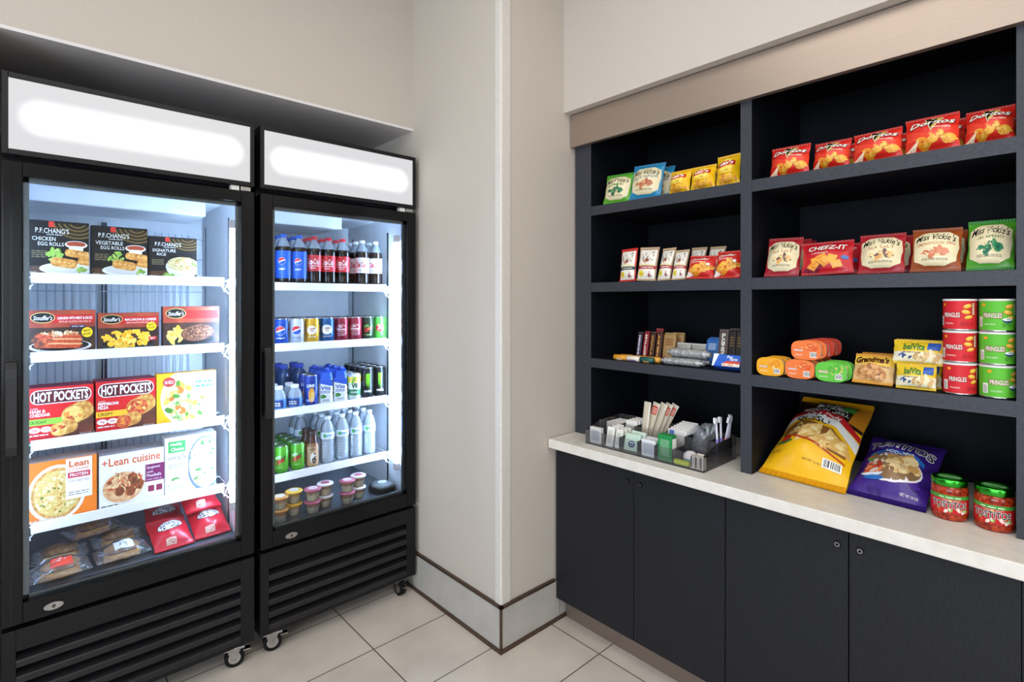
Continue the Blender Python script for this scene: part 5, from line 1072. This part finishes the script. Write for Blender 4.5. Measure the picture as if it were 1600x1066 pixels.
def fine(c, seed, n=8, asp=1.3, frame=None):
    A = Art(asp)
    if frame: A.rect(.12, .14, .88, .86, P(frame))
    A.lines(.18, .2, .82, .84, n, P(c), .4, seed); return A
gO = 'toiletries in the acrylic organizer'; wh = P('e9e7e2')
item('travel_box', (1.86, 1.475, .062, .02, .07), P('dcdad6'), 'white travel box with grey print in the first front slot', 'box', gO, fine('8a8f98', 1, 9, 1.1, 'c4cad4'))
for k in range(3): item('sachet', (1.858 + .03 * k, 1.4 - .001 * k, .036, .009, .085), P('f0eeea', 'film'), 'white paper sachet, %s in the second front slot' % ('first', 'second', 'third')[k], 'sachet', gO, fine('9aa08a', 3 + k, 9, 2), 12)
for k in range(3): item('sachet', (1.862 + .028 * k, 1.357, .034, .009, .08), P('ebe9e4', 'film'), 'white printed sachet standing beside the paper sachets, %s back' % ('front', 'second', 'third')[k], 'sachet', gO, fine('8aa07a', 6 + k, 9, 2), 12)
o = item('soap_packet', (1.862, 1.29, .075, .02, .072), P('c4dccb', 'film'), 'pale green packet with a dark blue round emblem in the third front slot', 'packet', gO, None, 16, 4, .006)
g = G(); A = Art(1); A.ell(.5, .4, .22, .2, P('23406a', 'film')); A.ell(.5, .42, .14, .11, P('d8e6ee', 'film')); A.ell(.5, .40, .14, .06, P('23406a', 'film')); A.apply(g, lambda s, t, l: ((s - .5) * .074, -l - .0003, t * .07)); g.build('emblem', o)
item('soap_packet', (1.892, 1.29, .075, .02, .078), P('cfe2d4', 'film'), 'pale green packet behind the emblem one', 'packet', gO, None, 18, -3, .006)
item('travel_box', (1.858, 1.202, .066, .022, .068), P('e6e8ec'), 'white box with fine blue grey print in the fourth front slot', 'box', gO, fine('9aa4b4', 11, 11, 1.1, 'dfe4ec'))
item('travel_box', (1.89, 1.20, .066, .02, .07), P('e6e8ec'), 'white box behind the one with fine blue grey print', 'box', gO, fine('9aa4b4', 12, 11))
gx = item('carton', (1.856, 1.107, .062, .036, .103), P('1f8a46'), 'tall green carton with white fine print', 'box', gO, fine('b8dcc0', 14, 13, 1.5)); g = G(); g.box(.0312, .004, .03, .0318, .032, .09, P('f0f0ea')); g.build('side_panel_print', gx)
g = G(); g.lathe([(.021, 0), (.026, .008), (.027, .018)], P('8fc4d0', 'plastic'), 24); g.lathe([(.027, .018), (.025, .032), (.014, .042), (.001, .044)], P('eae2ea', 'plastic'), 24, cap=False); o = g.build('lip_balm_pot'); tag(o, 'round white and pale blue pot beside the green carton', 'pot', gO); o.location = (1.918, 1.05, zb)
g = G(); g.lathe([(.01, 0), (.0105, .004), (.0105, .05), (.008, .062)], P('d4e030', 'plastic'), 16); o = g.build('lip_balm_tube'); tag(o, 'yellow green tube lying at the tray front', 'tube', gO); o.location = (1.858, 1.082, zb + .011); o.rotation_euler = (R(90), 0, 0); gx.location.y = 1.126
for k in range(3): item('match_box', (1.852, 1.006 - .0195 * k, .018, .016, .05), P('d8cfc0'), 'small striped box, %s of the three at the tray corner' % ('first', 'middle', 'last')[k], 'box', gO, Art(2.4).rect(.1, .1, .38, .9, P('2a2622')).rect(.55, .1, .9, .9, P('efe8dc')).lines(.58, .15, .88, .85, 7, P('5a4a3a'), .4, k))
item('sachet', (1.88, .988, .05, .006, .05), P('e8e0d8', 'film'), 'pale sachet lying back behind the small striped boxes', 'sachet', gO, fine('a89a8a', 22, 6), 25)
# rear row
for k in range(5): item('tissue_pack', (1.975 + .022 * k, 1.458, .1, .014, .075), P('efeae6', 'film'), 'white tissue pack in the rear end slot, %s from the front' % ('first', 'second', 'third', 'fourth', 'fifth')[k], 'packet', gO, fine('c0a8a0', 30 + k, 5, .8), 8, 0, .004)
for k in range(4): item('sachet', (1.972 + .024 * k, 1.37, .058, .012, .1), P('f2f0ec', 'film'), 'tall white sachet in the rear row, %s from the front' % ('first', 'second', 'third', 'fourth')[k], 'sachet', gO, fine('b0a8a4', 40 + k, 8, 1.6), 6, 0, .004)
def cutlery(y, lab, red, tilt, X):
    w, h = .034, .19; g = G()
    def f(s, t, k=1): return ((s - .5) * w, -.005 * k * math.sin(PI * s) ** .5 * min(1, t * 8, (1 - t) * 8 + .05), t * h)
    FL = clear('cutlery_film', 'f4efe2', 1, .15, 1.45, .6, 'fbf1dc'); g.grid(lambda s, t: f(s, t), 8, 12, FL); g.grid(lambda s, t: f(s, t, -1), 8, 12, FL, flip=True); o = g.build('wooden_cutlery_pack')
    q = G(); q.box(-.005, -.0012, .012, .005, .0012, .14, P('d9b67e')); q.prism([(-.005, .14), (.005, .14), (.0085, .152), (.008, .172), (0, .178), (-.008, .172), (-.0085, .152)], -.0012, .0012, P('d9b67e'), 'y'); q.build('wooden_spoon', o)
    if red: q = G(); A = Art(h / w); A.rect(.1, .72, .9, .92, F('c8442c')); A.lines(.2, .75, .8, .9, 4, F('f0e0d4'), .4, 3); A.apply(q, lambda s, t, l: tuple(Vector(f(s, t)) + Vector((0, -l, 0))), 8, 12, .0006); q.build('red_print', o)
    tag(o, lab, 'cutlery pack', 'wrapped wooden cutlery in the organizer'); o.location = (X, y, zb); o.rotation_euler = (R(-8), R(tilt), RZ); settle(o, zb); return o
for y, lab, red, tilt, X in ((1.31, 'wrapped wooden spoon standing upright apart from the rest', False, 2, 1.985), (1.315, 'wrapped wooden cutlery pack with red print, first of the leaning bunch', True, 14, 2.005), (1.30, 'wrapped wooden cutlery pack, plain one in the leaning bunch', False, 17, 2.025), (1.295, 'wrapped wooden cutlery pack with red print, middle of the bunch', True, 20, 2.045), (1.29, 'wrapped wooden cutlery pack with red print at the bunch end', True, 24, 2.065)): cutlery(y, lab, red, tilt, X)
for k in range(6): item('cotton_pack', (1.972 + .02 * k, 1.145, .085 - .002 * k, .012, .1 + .003 * k), P('ebe8e6', 'film'), 'white cotton pad pack in the rear row beside the green carton, %s from the front' % ('first', 'second', 'third', 'fourth', 'fifth', 'sixth')[k], 'packet', gO, (Art(1.2).rect(.1, .6, .36, .95, P('5a74c0')) if k == 0 else fine('c4c4c8', 50 + k, 6)), 5, 0, .004)
for k in range(4):
    x, y = 1.982 + .031 * k, 1.05 - .003 * (k % 2); g = G()
    def f(s, t, sg=1, sd=k): return ((s - .5) * .06 * (1 - .15 * t), -sg * .009 * math.sin(PI * s) ** .6 * math.sin(PI * min(1, t + .05)) ** .4 + .006 * noise.noise(Vector((s * 5, t * 6, sd * 3.1))), t * .125 + .006 * noise.noise(Vector((s * 8, t * 3, sd))))
    g.grid(lambda s, t: f(s, t), 8, 10, FILM); g.grid(lambda s, t: f(s, t, -1), 8, 10, FILM, flip=True); o = g.build('comb_bag'); q = G(); q.box(-.02, -.002, .01, .02, .002, .022, P('1c1c1e', 'plastic'))
    for i in range(9): q.box(-.02 + i * .0047, -.0015, .022, -.018 + i * .0047, .0015, .06, P('1c1c1e', 'plastic'))
    q.build('comb', o); tag(o, 'clear bag holding a black comb, %s from the front' % ('first', 'second', 'third', 'fourth')[k], 'bag', gO); o.location = (x, y, zb); o.rotation_euler = (R(-2), R(2 * (-1) ** k), RZ); settle(o, zb)
def brush(y, X, tilt, lean, col, lab):
    g = G(); hm = P('e2dff0', 'plastic'); g.tube([(0, 0, 0), (.001, -.001, .05), (0, 0, .1), (0, .001, .15)], .0042, hm, 8); g.tube([(0, .001, .15), (0, 0, .172)], .0055, hm, 8); o = g.build('toothbrush')
    q = G(); q.tube([(0, 0, .02), (.001, -.001, .05), (0, 0, .09)], .0056, P(col, 'plastic'), 8); q.build('grip', o); q = G(); q.box(-.004, -.014, .152, .004, -.005, .174, P('f0f0f4', 'matte')); q.build('bristles', o)
    tag(o, lab, 'toothbrush', 'toothbrushes in the organizer'); o.location = (X, y, zb); o.rotation_euler = (R(lean), R(tilt), RZ); settle(o, zb)
for y, X, t, l, c, lb in ((.97, 1.99, -5, -2, '8a78c8', 'white and violet toothbrush standing nearest the comb bags'), (.972, 2.02, -3, -2, '7a6cc0', 'white and violet toothbrush, tallest in the rear corner slot'), (.984, 2.045, 10, -2, 'd88a9a', 'toothbrush with pink grip leaning toward the divider'), (.982, 2.068, 8, -2, 'c8a4d8', 'toothbrush with pale lilac grip leaning by the divider'), (.98, 2.09, 3, -2, 'd8c46a', 'toothbrush with yellow grip at the back of the slot')): brush(y, X, t, l, c, lb)
